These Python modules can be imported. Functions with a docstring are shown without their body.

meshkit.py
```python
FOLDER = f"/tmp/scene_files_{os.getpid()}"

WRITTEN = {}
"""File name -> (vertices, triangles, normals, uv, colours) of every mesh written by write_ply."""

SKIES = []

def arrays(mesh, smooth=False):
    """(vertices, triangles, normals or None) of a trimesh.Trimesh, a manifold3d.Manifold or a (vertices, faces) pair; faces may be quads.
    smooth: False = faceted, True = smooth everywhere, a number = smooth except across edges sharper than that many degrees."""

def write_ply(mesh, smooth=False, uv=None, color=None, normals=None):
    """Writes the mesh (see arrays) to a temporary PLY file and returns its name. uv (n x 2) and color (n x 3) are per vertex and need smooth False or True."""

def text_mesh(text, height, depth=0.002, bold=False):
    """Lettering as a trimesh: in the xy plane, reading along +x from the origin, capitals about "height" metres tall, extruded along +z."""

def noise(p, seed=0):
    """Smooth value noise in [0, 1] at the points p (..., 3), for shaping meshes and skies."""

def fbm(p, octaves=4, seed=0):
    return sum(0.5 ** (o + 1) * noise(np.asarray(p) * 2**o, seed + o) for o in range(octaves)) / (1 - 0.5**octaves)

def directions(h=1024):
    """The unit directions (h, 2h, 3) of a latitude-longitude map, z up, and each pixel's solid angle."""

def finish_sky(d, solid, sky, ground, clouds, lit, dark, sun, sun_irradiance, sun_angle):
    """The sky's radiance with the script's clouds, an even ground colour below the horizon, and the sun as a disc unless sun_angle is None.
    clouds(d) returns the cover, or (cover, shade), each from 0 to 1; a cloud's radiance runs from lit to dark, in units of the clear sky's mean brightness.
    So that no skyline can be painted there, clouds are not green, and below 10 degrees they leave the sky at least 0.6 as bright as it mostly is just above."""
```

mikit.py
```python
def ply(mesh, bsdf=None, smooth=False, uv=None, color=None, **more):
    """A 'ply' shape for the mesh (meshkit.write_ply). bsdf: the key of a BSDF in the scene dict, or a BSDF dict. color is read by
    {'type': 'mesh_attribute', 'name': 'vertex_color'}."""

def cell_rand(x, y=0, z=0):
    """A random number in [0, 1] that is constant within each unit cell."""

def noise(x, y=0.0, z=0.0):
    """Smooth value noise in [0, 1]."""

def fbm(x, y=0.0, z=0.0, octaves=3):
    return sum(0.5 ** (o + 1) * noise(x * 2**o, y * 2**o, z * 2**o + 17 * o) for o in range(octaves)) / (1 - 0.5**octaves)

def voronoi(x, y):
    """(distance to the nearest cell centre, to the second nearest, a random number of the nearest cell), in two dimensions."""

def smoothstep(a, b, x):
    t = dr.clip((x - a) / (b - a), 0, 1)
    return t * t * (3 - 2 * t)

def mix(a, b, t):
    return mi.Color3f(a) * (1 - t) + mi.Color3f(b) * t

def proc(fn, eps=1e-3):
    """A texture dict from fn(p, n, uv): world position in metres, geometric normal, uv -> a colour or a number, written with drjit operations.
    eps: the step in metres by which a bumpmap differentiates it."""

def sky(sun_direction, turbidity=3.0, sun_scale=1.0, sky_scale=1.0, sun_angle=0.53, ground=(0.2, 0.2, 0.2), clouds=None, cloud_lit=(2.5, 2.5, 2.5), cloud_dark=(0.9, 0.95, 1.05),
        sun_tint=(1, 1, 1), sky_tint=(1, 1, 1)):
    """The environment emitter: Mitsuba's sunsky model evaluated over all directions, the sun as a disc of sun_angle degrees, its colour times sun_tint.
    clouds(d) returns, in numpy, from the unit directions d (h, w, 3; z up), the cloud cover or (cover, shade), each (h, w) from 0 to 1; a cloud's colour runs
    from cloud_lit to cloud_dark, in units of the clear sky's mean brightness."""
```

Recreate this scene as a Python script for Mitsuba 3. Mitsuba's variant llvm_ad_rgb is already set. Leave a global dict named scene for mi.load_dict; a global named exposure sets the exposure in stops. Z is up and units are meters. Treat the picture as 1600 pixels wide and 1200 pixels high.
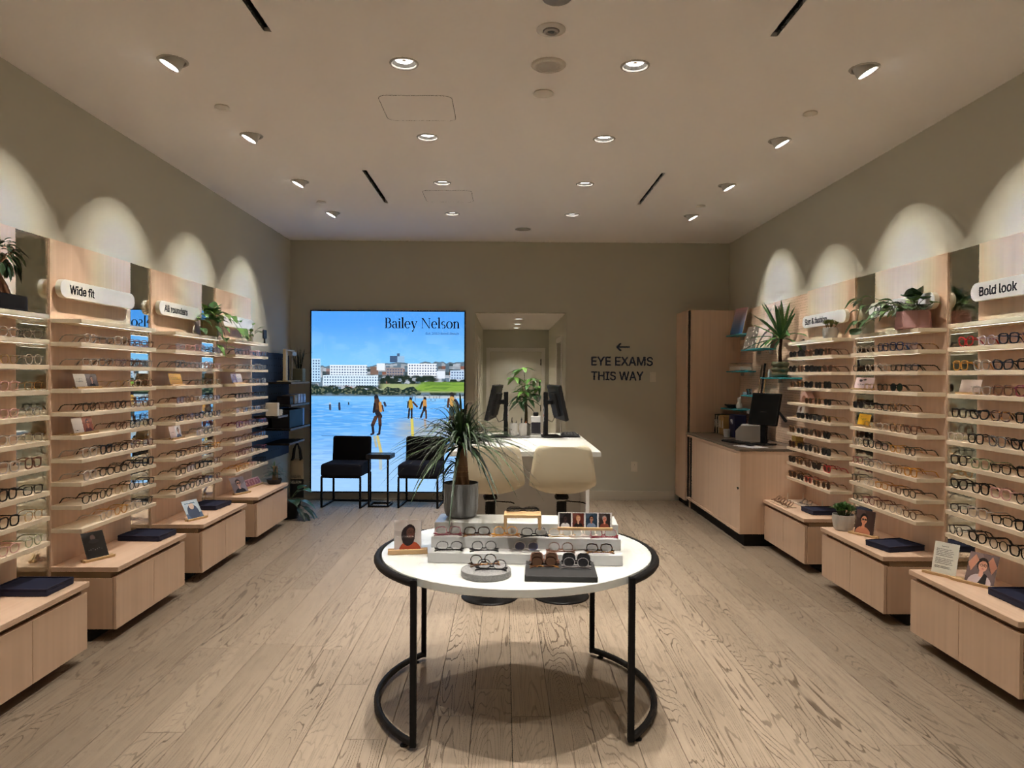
import math, random, numpy as np, trimesh, mitsuba as mi, mikit, meshkit, drjit as dr
import shapely
from shapely.geometry import Polygon, Point, LineString, box as sbox
from shapely.ops import unary_union
from shapely import affinity
T4 = mi.ScalarTransform4f
scene, labels = {}, {}

# ---------------------------------------------------------------- camera
def _camera():
    yaw, pitch, roll = .0114, .0126, .0057
    c, s = math.cos(yaw), math.sin(yaw)
    F0, R0, Z = np.array([s, c, 0]), np.array([c, -s, 0]), np.array([0, 0, 1.])
    F = math.cos(pitch) * F0 - math.sin(pitch) * Z
    U0 = math.sin(pitch) * F0 + math.cos(pitch) * Z
    U = -math.sin(roll) * R0 + math.cos(roll) * U0
    o = np.array([0, 0, 1.45])
    return {'type': 'perspective', 'fov': math.degrees(2 * math.atan(800 / 1100.2)), 'fov_axis': 'x', 'near_clip': .05, 'far_clip': 100.,
            'to_world': T4().look_at(origin=o.tolist(), target=(o + F).tolist(), up=U.tolist())}
scene['camera'] = _camera()
exposure = 0.3

# ---------------------------------------------------------------- room constants and lights
XL, XR, YB, H = -2.479, 2.617, 8.187, 2.996
LAMP_X = (-1.6486, -.5056, .6453, 1.7967)
LAMP_Y = [3.526 + 1.0856 * k for k in range(4)]
WARM = np.array([1.0, .935, .835])
I_DOWN, I_WASH, I_HALL, L_LED, L_BOX = 16.0, 18.0, 5.0, 3.6, .86
def spot(key, o, d, inten, cut, beam, weight=1.0):
    o, d = np.array(o, float), np.array(d, float)
    up = [0, 1, 0] if abs(d[1]) < .9 * np.linalg.norm(d) else [1, 0, 0]
    scene[key] = {'type': 'spot', 'to_world': T4().look_at(origin=o.tolist(), target=(o + d).tolist(), up=up), 'cutoff_angle': float(cut), 'beam_width': float(beam),
                  'intensity': {'type': 'rgb', 'value': (WARM * inten).tolist()}, 'sampling_weight': float(weight)}
# the shop's light goes on behind the camera, towards its open front
for i, x in enumerate(LAMP_X):
    for j, y in enumerate((2.44, 1.355, .27)):
        if i in (1, 2): spot(f'light_front_{i}_{j}', (x, y, H - .03), (0, 0, -1), I_DOWN, 39, 9, 1)
        else: spot(f'light_front_{i}_{j}', (x, y, H - .06), (-.545 if i == 0 else .545, 0, -.84), I_WASH, 31, 3, .6)

# ---------------------------------------------------------------- helpers
rng = random.Random(7)
def srgb(*c):
    c = np.array(c, float) / 255
    return np.where(c <= .04045, c / 12.92, ((c + .055) / 1.055) ** 2.4)
_mats = {}
def M(col, rough=.5, spec=.5, metal=0., two=True, coat=0.):
    col = tuple(round(float(x), 4) for x in col)
    if max(col) < .02: col = tuple(x * .55 for x in col)
    if max(col) < .06 and spec == .5: spec = .15      # dark plastics, cloth and lacquer: faint sheen only
    k = (col, rough, spec, metal, two, coat)
    if k not in _mats:
        d = {'type': 'principled', 'base_color': {'type': 'rgb', 'value': list(col)}, 'roughness': float(rough), 'specular': float(spec), 'metallic': float(metal)}
        if coat: d['clearcoat'] = float(coat); d['clearcoat_gloss'] = .9
        if two: d = {'type': 'twosided', 'bsdf': d}
        _mats[k] = f'mat_{len(_mats)}'
        scene[_mats[k]] = d
    return _mats[k]
def numbered(key):
    if key not in _used: _used.add(key); return key
    n = 1
    n = _next.get(key, 1)
    while f'{key}_{n:03d}' in _used: n += 1
    _next[key] = n + 1
    _used.add(f'{key}_{n:03d}')
    return f'{key}_{n:03d}'
_used, _next = set(), {}
def tag(key, label, cat=None, group=None, kind=None):
    d = {}
    if label: d['label'] = label
    if cat: d['category'] = cat
    if group: d['group'] = group
    if kind: d['kind'] = kind
    labels[key] = d
    return key
def thing(name, label, cat, group=None):
    return tag(numbered(name), label, cat, group)
def xf(mesh, Mx):
    m = mesh.copy(); m.apply_transform(Mx); return m
def obj(name, mesh, mat, parent=None, smooth=False, Mx=None, label=None, color=None, uv=None, **more):
    key = numbered(f'{parent}__{name}' if parent else name)
    if isinstance(mesh, dict): d = dict(mesh)
    else:
        if isinstance(mesh, list): mesh = cat(mesh)
        d = mikit.ply(mesh, mat, smooth=smooth, color=color, uv=uv, **more)
    if Mx is not None: d['to_world'] = T4(np.asarray(Mx, float))
    scene[key] = d
    if label: labels[key] = {'label': label}
    return key
def single(name, mesh, mat, label, cat_, group=None, kind=None, **k):
    key = obj(name, mesh, mat, **k)
    return tag(key, label, cat_, group, kind)
def struct(name, mesh, mat, parent=None, **k):
    key = obj(name, mesh, mat, parent, **k)
    if parent is None: labels[key] = {'kind': 'structure'}
    return key
def cat(ms): return trimesh.util.concatenate(ms)
def tr(x, y, z, deg=0, s=1.):
    a = math.radians(deg); c, q = math.cos(a) * s, math.sin(a) * s
    return np.array([[c, -q, 0, x], [q, c, 0, y], [0, 0, s, z], [0, 0, 0, 1.]])
def rx(deg):
    a = math.radians(deg); c, s = math.cos(a), math.sin(a)
    return np.array([[1, 0, 0, 0], [0, c, -s, 0], [0, s, c, 0], [0, 0, 0, 1.]])
def ry(deg):
    a = math.radians(deg); c, s = math.cos(a), math.sin(a)
    return np.array([[c, 0, s, 0], [0, 1, 0, 0], [-s, 0, c, 0], [0, 0, 0, 1.]])
def frame(o, ex, ey, ez=None):
    ex, ey = np.array(ex, float), np.array(ey, float)
    m = np.eye(4); m[:3, 0] = ex; m[:3, 1] = ey; m[:3, 2] = np.cross(ex, ey) if ez is None else ez; m[:3, 3] = o
    return m
def _chamfer_topology():
    v = []
    for sx in (-1, 1):
        for sy in (-1, 1):
            for sz in (-1, 1):
                for a in range(3):
                    p = np.array([sx, sy, sz], float); q = p * .8; q[a] = p[a]; v.append(q)
    v = np.array(v); h = trimesh.convex.convex_hull(trimesh.Trimesh(v, []), repair=True) if False else trimesh.points.PointCloud(v).convex_hull
    order = [int(np.argmin(np.linalg.norm(v - x, axis=1))) for x in h.vertices]
    return np.array([[order[i] for i in f] for f in h.faces])
_CF = _chamfer_topology()
_CS = np.array([[sx, sy, sz] for sx in (-1, 1) for sy in (-1, 1) for sz in (-1, 1) for a in range(3)], float)
_CA = np.array([[0 if a == b else 1 for b in range(3)] for _ in range(8) for a in range(3)], float)
_BV = np.array([[x, y, z] for x in (-1, 1) for y in (-1, 1) for z in (-1, 1)], float)
_BF = np.array([[0, 1, 3], [0, 3, 2], [4, 6, 7], [4, 7, 5], [0, 4, 5], [0, 5, 1], [2, 3, 7], [2, 7, 6], [0, 2, 6], [0, 6, 4], [1, 5, 7], [1, 7, 3]])
def box(x0, x1, y0, y1, z0, z1, ch=.0015):
    lo, hi = np.minimum([x0, y0, z0], [x1, y1, z1]), np.maximum([x0, y0, z0], [x1, y1, z1])
    c, h = (lo + hi) / 2, (hi - lo) / 2
    ch = min(ch, h.min() * .7)
    if ch <= 0: return trimesh.Trimesh(c + _BV * h, _BF, process=False)
    return trimesh.Trimesh(c + _CS * h - _CS * _CA * ch, _CF, process=False)
def tube(pts, r, n=8, closed=False, r1=None, sq=False):
    """Round tube (or square bar) along a polyline with mitred bends."""
    p = np.array(pts, float); k = len(p)
    d = np.roll(p, -1, 0) - p; d /= np.linalg.norm(d, axis=1, keepdims=True) + 1e-12
    if closed: t = d + np.roll(d, 1, 0)
    else: t = np.vstack([d[:1], d[1:k - 1] + d[:k - 2], d[k - 2:k - 1]]) if k > 2 else np.vstack([d[:1], d[:1]])
    tl = np.linalg.norm(t, axis=1, keepdims=True); t = t / tl
    mit = np.where(tl[:, 0] > 1e-6, 2 / np.maximum(tl[:, 0], .7), 1) if k > 2 else np.ones(k)
    if not closed: mit[0] = mit[-1] = 1
    ref = np.array([0, 0, 1.]) if abs(t[0][2]) < .9 else np.array([1., 0, 0])
    u = np.cross(t[0], ref); u /= np.linalg.norm(u)
    ang = (np.arange(n) + .5) / n * 2 * np.pi
    rad = np.full(k, r) if r1 is None else np.linspace(r, r1, k)
    if sq: rad = rad * math.sqrt(2)
    V = []
    for i in range(k):
        u = u - t[i] * (u @ t[i]); u /= np.linalg.norm(u); w = np.cross(t[i], u)
        V.append(p[i] + rad[i] * (1 if not sq else mit[i] ** .5) * (np.cos(ang)[:, None] * u + np.sin(ang)[:, None] * w))
    V = np.array(V).reshape(-1, 3); F = []
    for i in range(k if closed else k - 1):
        j = (i + 1) % k
        for a in range(n):
            b = (a + 1) % n
            F += [[i * n + a, i * n + b, j * n + b], [i * n + a, j * n + b, j * n + a]]
    if not closed:
        F += [[0, a + 1, a] for a in range(1, n - 1)] + [[(k - 1) * n, (k - 1) * n + a, (k - 1) * n + a + 1] for a in range(1, n - 1)]
    return trimesh.Trimesh(V, F, process=False)
def bar(pts, w): return tube(pts, w / 2, 4, sq=True)
def lathe(prof, n=32, c=(0, 0, 0)):
    """Surface of revolution about z of a profile [(r, z)...]; r = 0 closes it."""
    V, F, rows = [], [], []
    for r, z in prof:
        if r < 1e-6: rows.append([len(V)] * n); V.append([0, 0, z])
        else:
            rows.append(list(range(len(V), len(V) + n)))
            for a in range(n): V.append([r * math.cos(2 * math.pi * a / n), r * math.sin(2 * math.pi * a / n), z])
    for i in range(len(rows) - 1):
        for a in range(n):
            b = (a + 1) % n; q = [rows[i][a], rows[i][b], rows[i + 1][b], rows[i + 1][a]]
            if q[0] != q[1]: F.append([q[0], q[1], q[2]])
            if q[2] != q[3]: F.append([q[0], q[2], q[3]])
    return trimesh.Trimesh(np.array(V) + np.array(c), F, process=False)
def extrude(poly, h):
    return cat([trimesh.creation.extrude_polygon(g, h, engine='earcut') for g in getattr(poly, 'geoms', [poly]) if g.area > 1e-9])
def flat(poly, z=0.):
    ms = []
    for g in getattr(poly, 'geoms', [poly]):
        v, f = trimesh.creation.triangulate_polygon(g, engine='earcut')
        ms.append(trimesh.Trimesh(np.column_stack([v, np.full(len(v), z)]), f, process=False))
    m = cat(ms)
    if m.face_normals[:, 2].sum() < 0: m.invert()
    return m
def stadium(w, h, n=16): return LineString([(-(w - h) / 2, 0), ((w - h) / 2, 0)]).buffer(h / 2, quad_segs=n)
def rrect(w, h, r): return sbox(-w / 2 + r, -h / 2 + r, w / 2 - r, h / 2 - r).buffer(r, quad_segs=6)
def ellipse(cx, cy, a, b, n=24): return Polygon([(cx + a * math.cos(2 * math.pi * i / n), cy + b * math.sin(2 * math.pi * i / n)) for i in range(n)])
def quad(p0, p1, p2, p3): return trimesh.Trimesh(np.array([p0, p1, p2, p3], float), [[0, 1, 2], [0, 2, 3]], process=False)

# ---------------------------------------------------------------- materials
N, FBM, SM, MIX = mikit.noise, mikit.fbm, mikit.smoothstep, mikit.mix
def frac(x): return x - dr.floor(x)
def birch(a, b):  # a: grain direction index, pale veneer with faint streaks
    def fn(p, n, uv):
        g = (p.x, p.y, p.z)[a]
        o = [(p.x, p.y, p.z)[i] for i in range(3) if i != a]
        s = N(o[0] * 70 + 3.1, o[1] * 70, g * 1.6)
        w = N(o[0] * 9 + 7.7, o[1] * 9, g * .7)
        t = .62 * s + .38 * w
        return MIX(b[0], b[1], t)
    return fn
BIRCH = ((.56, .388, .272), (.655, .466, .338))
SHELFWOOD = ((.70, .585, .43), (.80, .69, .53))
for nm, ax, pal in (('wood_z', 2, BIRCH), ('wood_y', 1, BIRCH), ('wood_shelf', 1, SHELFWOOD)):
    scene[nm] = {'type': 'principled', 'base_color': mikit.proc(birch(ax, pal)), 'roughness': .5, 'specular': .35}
def oak(p, n, uv):
    i = dr.floor(uv.y / 10.0)
    h, h2 = mikit.cell_rand(i, 3), mikit.cell_rand(i, 9)
    u, v = uv.x, uv.y
    big = N(u * 12 + i * 7.3, v * 1.05, i) + .16 * N(u * 34, v * 2.6 + 5.1, i) + .02 * N(u * 120, v * 9, i)
    r = frac(big * (10.0 + 7.0 * h))
    edge = dr.minimum(r, 1 - r)
    wid = .06 + .10 * N(u * 16, v * 1.8, 3.0 + i)
    line = 1 - SM(wid * .45, wid, edge)
    pore = SM(.60, .82, N(u * 300, v * 10, i)) * .55
    streak = N(u * 90, v * 1.7, i + 40)
    dark = dr.clip(line * (.34 + .66 * SM(.2, .8, N(u * 9, v * 1.1, i + 80))) * (.45 + .55 * mikit.cell_rand(i, 17)) + pore * .35, 0, 1)
    base = MIX((.190, .148, .108), (.282, .224, .168), .25 + .45 * h2 + .3 * streak)
    return MIX(base, (.072, .048, .030), dark * .95)
scene['oak'] = {'type': 'principled', 'base_color': mikit.proc(oak), 'roughness': .48, 'specular': .35}
scene['paint_wall'] = {'type': 'principled', 'base_color': {'type': 'rgb', 'value': [.465, .447, .368]}, 'roughness': .75, 'specular': .25}
scene['paint_ceiling'] = {'type': 'principled', 'base_color': {'type': 'rgb', 'value': [.87, .825, .795]}, 'roughness': .85, 'specular': .2}
def marble(p, n, uv):
    q = FBM(p.x * 5, p.y * 5, 2.0, octaves=3)
    vein = 1 - SM(.0, .035, dr.abs(N(p.x * 4 + 3 * q, p.y * 3.2 + 2 * q, 1.0) - .5))
    return MIX((.55, .56, .535), (.455, .46, .45), vein * .45)
scene['marble'] = {'type': 'principled', 'base_color': mikit.proc(marble), 'roughness': .16, 'specular': .5}
def stone(p, n, uv):
    return MIX((.11, .11, .112), (.25, .25, .248), SM(.3, .75, N(p.x * 700, p.y * 700, p.z * 700)))
scene['stone'] = {'type': 'principled', 'base_color': mikit.proc(stone), 'roughness': .8, 'specular': .3}
def concrete(p, n, uv):
    return MIX((.36, .35, .33), (.60, .585, .555), FBM(p.x * 30, p.y * 30, p.z * 9))
scene['concrete'] = {'type': 'principled', 'base_color': mikit.proc(concrete), 'roughness': .75, 'specular': .3}
def glaze(p, n, uv):
    a = dr.atan2(p.y - 3.305, p.x + .193)
    return MIX((.105, .108, .112), (.225, .232, .24), SM(.25, .8, FBM(a * 9, 1.0, p.z * 5)))
scene['glaze_grey'] = {'type': 'principled', 'base_color': mikit.proc(glaze), 'roughness': .75, 'specular': .2}
def tort(p, n, uv):
    return MIX((.045, .018, .010), (.42, .19, .05), SM(.45, .72, N(p.x * 140, p.y * 140, p.z * 140)))
scene['tortoise'] = {'type': 'principled', 'base_color': mikit.proc(tort), 'roughness': .15, 'specular': .5}
scene['mirror_glass'] = {'type': 'conductor', 'material': 'none', 'specular_reflectance': {'type': 'rgb', 'value': [.80, .84, .79]}}
scene['lens_glass'] = {'type': 'thindielectric', 'int_ior': 1.11}      # anti-reflection coated
scene['clear_sheet'] = {'type': 'thindielectric', 'int_ior': 1.5}
scene['print'] = {'type': 'principled', 'base_color': {'type': 'mesh_attribute', 'name': 'vertex_color'}, 'roughness': .35, 'specular': .4}
BLACK, BLACKM = M((.008, .008, .009), .5, .15), M((.006, .006, .007), .5, .15)
NAVY, WHITE = M((.016, .019, .042), .55), M((.52, .525, .525), .45)
CREAM, LETTER = M((.80, .78, .73), .35), M((.006, .007, .014), .6, .2)
DARKGAP = M((.035, .026, .02), .8, .1)
OAKLIGHT = M((.50, .33, .17), .5, .3)
STEEL = M((.42, .41, .39), .35, .5, 1.0)
TRIMWHITE = M((.66, .63, .58), .45)

def text(s, h, depth=.002, bold=False): return meshkit.text_mesh(s, h, depth, bold)
def lettering(parent, s, h, Mx, mat=LETTER, depth=.002, bold=False, name='lettering', center=None):
    m = text(s, h, depth, bold)
    if center == 'r': m.apply_translation([-m.bounds[1][0], 0, 0])
    if center == 'c': m.apply_translation([-m.bounds[:, 0].mean(), 0, 0])
    m.apply_transform(Mx)
    if parent: return obj(name, m, mat, parent)
    return m

# ---------------------------------------------------------------- large structure
slots = [(-1.076, 1.0, 3.215, .034), (1.217, 1.0, 3.207, .034), (-1.068, 5.368, 6.39, .034), (1.207, 5.372, 6.372, .03)]
holes = [sbox(x - w / 2, y0, x + w / 2, y1) for x, y0, y1, w in slots]
lamps = [(i, j, x, y) for i, x in enumerate(LAMP_X) for j, y in enumerate(LAMP_Y)]
holes += [Point(x, y).buffer(.062, quad_segs=8) for _, _, x, y in lamps]
struct('ceiling', xf(extrude(sbox(XL - .1, -1.5, XR + .1, YB + .12).difference(unary_union(holes)), .02), tr(0, 0, H)), 'paint_ceiling')
for x, y0, y1, w in slots:
    k = thing('ceiling_slot_vent', {(-1, 1): 'black ceiling air slot above the leftmost shelving bay', (1, 1): 'black ceiling air slot above the Bold look bay', (-1, 0): 'black ceiling air slot in line with the left of the beach lightbox', (1, 0): 'black ceiling air slot nearest the tall wooden cabinet'}[(1 if x > 0 else -1, 1 if y0 < 2 else 0)], 'air vent', 'linear air slots in the ceiling')
    obj('duct', cat([box(x - w / 2 - .004, x + w / 2 + .004, y0 - .004, y1 + .004, H + .060, H + .064, 0), box(x - w / 2 - .003, x - w / 2, y0, y1, H + .001, H + .06, 0), box(x + w / 2, x + w / 2 + .003, y0, y1, H + .001, H + .06, 0)]), M((.008, .008, .008), .7, .1), k)
    obj('blade', box(x - .003, x + .003, y0 + .002, y1 - .002, H + .03, H + .058, 0), M((.004, .01, .01), .6, .2), k)
struct('wall_left', box(XL - .1, XL, -1.5, YB + .12, 0, H, 0), 'paint_wall')
struct('wall_right', box(XR, XR + .1, -1.5, YB + .12, 0, H, 0), 'paint_wall')
HX0, HX1, HZ, HY = -.342, .718, 2.178, 11.30
wb = sbox(XL, 0, XR, H).difference(sbox(HX0, -.01, HX1, HZ))
struct('wall_back', xf(extrude(wb, .12), frame((0, YB + .12, 0), (1, 0, 0), (0, 0, 1))), 'paint_wall')
struct('wall_hallway_left', box(HX0 - .1, HX0, YB + .12, HY, 0, 2.5, 0), 'paint_wall')
struct('wall_hallway_right', cat([box(HX1, HX1 + .1, YB + .12, 8.78, 0, 2.5, 0), box(HX1, HX1 + .1, 9.52, HY, 0, 2.5, 0), box(HX1, HX1 + .1, 8.78, 9.52, 1.885, 2.5, 0)]), 'paint_wall')
struct('wall_hallway_back', box(HX0 - .1, HX1 + .1, HY, HY + .1, 0, 2.5, 0), 'paint_wall')
struct('ceiling_hallway', box(HX0 - .1, HX1 + .1, YB + .12, HY + .1, HZ, HZ + .02, 0), 'paint_ceiling')
struct('floor', box(XL - .1, XR + .1, -1.5, HY + .1, -.06, -.016, 0), M((.05, .04, .03), .9))
def planks():
    w, gap = .1655, .0018
    r = random.Random(21); n = 0
    x = -.1253 - w * 15
    while x < XR:
        x0, x1 = max(x, XL), min(x + w, XR)
        hall = x1 > HX0 and x0 < HX1
        end = HY if hall else YB
        y = -1.5 - r.uniform(0, 1.6)
        while y < end:
            L = r.choice((1.3, 1.6, 1.9, 2.0))
            a, b = max(y, -1.5), min(y + L, end)
            if b - a > .03 and x1 - x0 > .01:
                m = box(x0 + gap / 2, x1 - gap / 2, a + gap / 2, b - gap / 2, -.016, r.uniform(-.0004, .0002), .0012)
                uv = np.column_stack([m.vertices[:, 0] - x, m.vertices[:, 1] - a + 10 * n + .5])
                obj('plank', m, 'oak', 'floor', uv=uv); n += 1
            y += L
        x += w
planks()
def door_trim(key, x0, x1, z1, y, w=.06, t=.018):
    return xf(extrude(sbox(x0, 0, x1, z1).difference(sbox(x0 + w, -.01, x1 - w, z1 - w)), t), frame((0, y, 0), (1, 0, 0), (0, 0, 1)))
struct('trim_1', door_trim('t', -.284, .659, 1.885, HY - .001), TRIMWHITE)
d1 = struct('door_1', box(-.222, .597, HY - .014, HY - .004, .008, 1.823), M((.60, .57, .49), .45))
for z in (.25, .92, 1.66): obj('hinge', tube([(.59, HY - .02, z - .05), (.59, HY - .02, z + .05)], .008, 8), M((.08, .075, .06), .4, .5, 1.), d1)
obj('door_handle', cat([tube([(-.16, HY - .012, .95), (-.16, HY - .06, .95)], .01, 8), tube([(-.16, HY - .058, .95), (-.05, HY - .058, .95)], .009, 8)]), STEEL, d1)
struct('trim_2', cat([box(HX1 - .012, HX1 + .001, 8.72, 8.78, 0, 1.945), box(HX1 - .012, HX1 + .001, 9.52, 9.58, 0, 1.945), box(HX1 - .012, HX1 + .001, 8.72, 9.58, 1.885, 1.945)]), TRIMWHITE)
d2 = struct('door_2', box(HX1 + .055, HX1 + .09, 8.785, 9.515, .008, 1.88), M((.17, .15, .12), .5))
struct('trim_3', cat([box(HX0 - .001, HX0 + .014, 8.9, 8.96, 0, 1.945), box(HX0 - .001, HX0 + .014, 9.7, 9.76, 0, 1.945), box(HX0 - .001, HX0 + .014, 8.9, 9.76, 1.885, 1.945)]), TRIMWHITE)
d3 = struct('door_3', box(HX0 + .001, HX0 + .008, 8.965, 9.695, .008, 1.88), M((.58, .55, .47), .45))
struct('baseboard_back', cat([box(XL + .02, HX0, YB - .014, YB - .0005, 0, .108), box(HX1, 2.0, YB - .014, YB - .0005, 0, .108)]), M((.50, .46, .375), .5))
struct('baseboard_hallway', cat([box(HX0 + .0005, HX0 + .012, YB + .12, 8.9, 0, .1), box(HX0 + .0005, HX0 + .012, 9.76, HY, 0, .1), box(HX1 - .012, HX1 - .0005, YB + .12, 8.72, 0, .1), box(HX1 - .012, HX1 - .0005, 9.58, HY, 0, .1)]), M((.50, .46, .375), .5))

# ---------------------------------------------------------------- ceiling fixtures
LENS_EMIT = {'type': 'area', 'radiance': {'type': 'rgb', 'value': [9.5, 9.0, 8.1]}, 'sampling_weight': .03}
_ring = mikit.ply(lathe([(.0605, .012), (.0605, -.002), (.063, -.0055), (.070, -.0045), (.0735, 0), (.0735, .0005)], 36), M((.40, .375, .345), .5), smooth=30)
_refl = mikit.ply(lathe([(.0605, .004), (.056, .010), (.047, .024), (.0, .026)], 36), M((.13, .125, .12), .4, .4), smooth=30)
_lens = mikit.ply(lathe([(.0, .0155), (.043, .0155), (.045, .018)], 32), M((.5, .5, .5), .4), smooth=False)
_chip = mikit.ply(lathe([(.0, .0145), (.010, .0145), (.011, .0156)], 16), M((.75, .70, .55), .4), smooth=False)
_head = mikit.ply(lathe([(0, -.055), (.050, -.055), (.052, .030), (.050, .034), (.047, .034), (.045, .028)], 32), M((.56, .55, .52), .4, .5), smooth=30)
_hlens = mikit.ply(lathe([(.0455, .0345), (0, .0345)], 32), M((.5, .5, .5), .4), smooth=False)
_rim = mikit.ply(lathe([(.062, .014), (.0525, .010), (.0525, .012), (.062, .016)], 32), M((.10, .095, .09), .6), smooth=False)
ROWS = ('row nearest the Wide fit wall', 'inner row on the lightbox side', 'inner row on the eye exams side', 'row nearest the Bold look wall')
ORD = ('nearest', 'second', 'third', 'farthest')
def emit(d): return {**d, 'emitter': dict(LENS_EMIT)}
for i, j, x, y in lamps:
    if i in (1, 2):
        k = thing('ceiling_downlight', f'round recessed ceiling downlight, {ORD[j]} of the {ROWS[i]}', 'ceiling light', 'recessed downlights')
        m = tr(x, y, H)
        obj('trim_ring', _ring, None, k, Mx=m); obj('reflector', _refl, None, k, Mx=m)
        obj('lamp_lens', emit(_lens), None, k, Mx=m); obj('led_chip', _chip, None, k, Mx=m)
        spot(f'light_down_{i}_{j}', (x, y, H - .008), (0, 0, -1), I_DOWN, 39, 9)
    else:
        k = thing('adjustable_spotlight', f'tilted recessed ceiling spotlight, {ORD[j]} of the {ROWS[i]}', 'ceiling light', 'tilted wall spotlights')
        s = -1 if i == 0 else 1
        t_ = math.radians({(3, 3): 39, (3, 2): 30}.get((i, j), 33)); d = np.array([s * math.sin(t_), 0, -math.cos(t_)])
        hm = tr(x, y, H + .006, -12 * s) @ ry(180 - 27 * s)
        obj('trim_ring', _ring, None, k, Mx=tr(x, y, H)); obj('lamp_head', _head, None, k, Mx=hm)
        obj('lamp_lens', emit(_hlens), None, k, Mx=hm); obj('gimbal_ring', _rim, None, k, Mx=tr(x, y, H))
        spot(f'light_wash_{i}_{j}', np.array([x, y, H - .004]) + d * .04, d + np.array([0, -.07, 0]), I_WASH, 31, 3)
for j, y in enumerate((9.09, 10.0, 10.80)):
    k = thing('ceiling_downlight', f'small hallway ceiling downlight, {("nearest", "middle", "farthest")[j]} of three in the hallway', 'ceiling light', 'hallway downlights')
    m = tr(.186, y, HZ - .016)
    obj('trim_ring', _ring, None, k, Mx=tr(.186, y, HZ)); obj('lamp_lens', emit(_lens), None, k, Mx=m)
    spot(f'light_hall_{j}', (.186, y, HZ - .02), (0, .02, -1), I_HALL, 48, 20, .5)
def disc(name, label, cat_, x, y, r, prof, mat, z=H, **kw):
    return single(name, lathe(prof, 40, (x, y, z)), mat, label, cat_, smooth=30, **kw)
k = thing('ceiling_speaker', 'large round perforated ceiling speaker between the two nearest inner downlights', 'speaker')
obj('bezel', lathe([(.087, 0), (.087, -.004), (.080, -.010), (.064, -.012), (.062, -.006)], 40, (.213, 3.522, H)), M((.53, .47, .41), .5), k, smooth=30)
gr = Point(0, 0).buffer(.064, quad_segs=10)
pts = [(math.cos(a) * r, math.sin(a) * r) for r, n in ((.012, 6), (.022, 11), (.032, 16), (.042, 22), (.052, 28)) for a in np.arange(n) / n * 2 * math.pi]
gr = gr.difference(unary_union([Point(p).buffer(.0028, quad_segs=2) for p in pts]))
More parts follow.
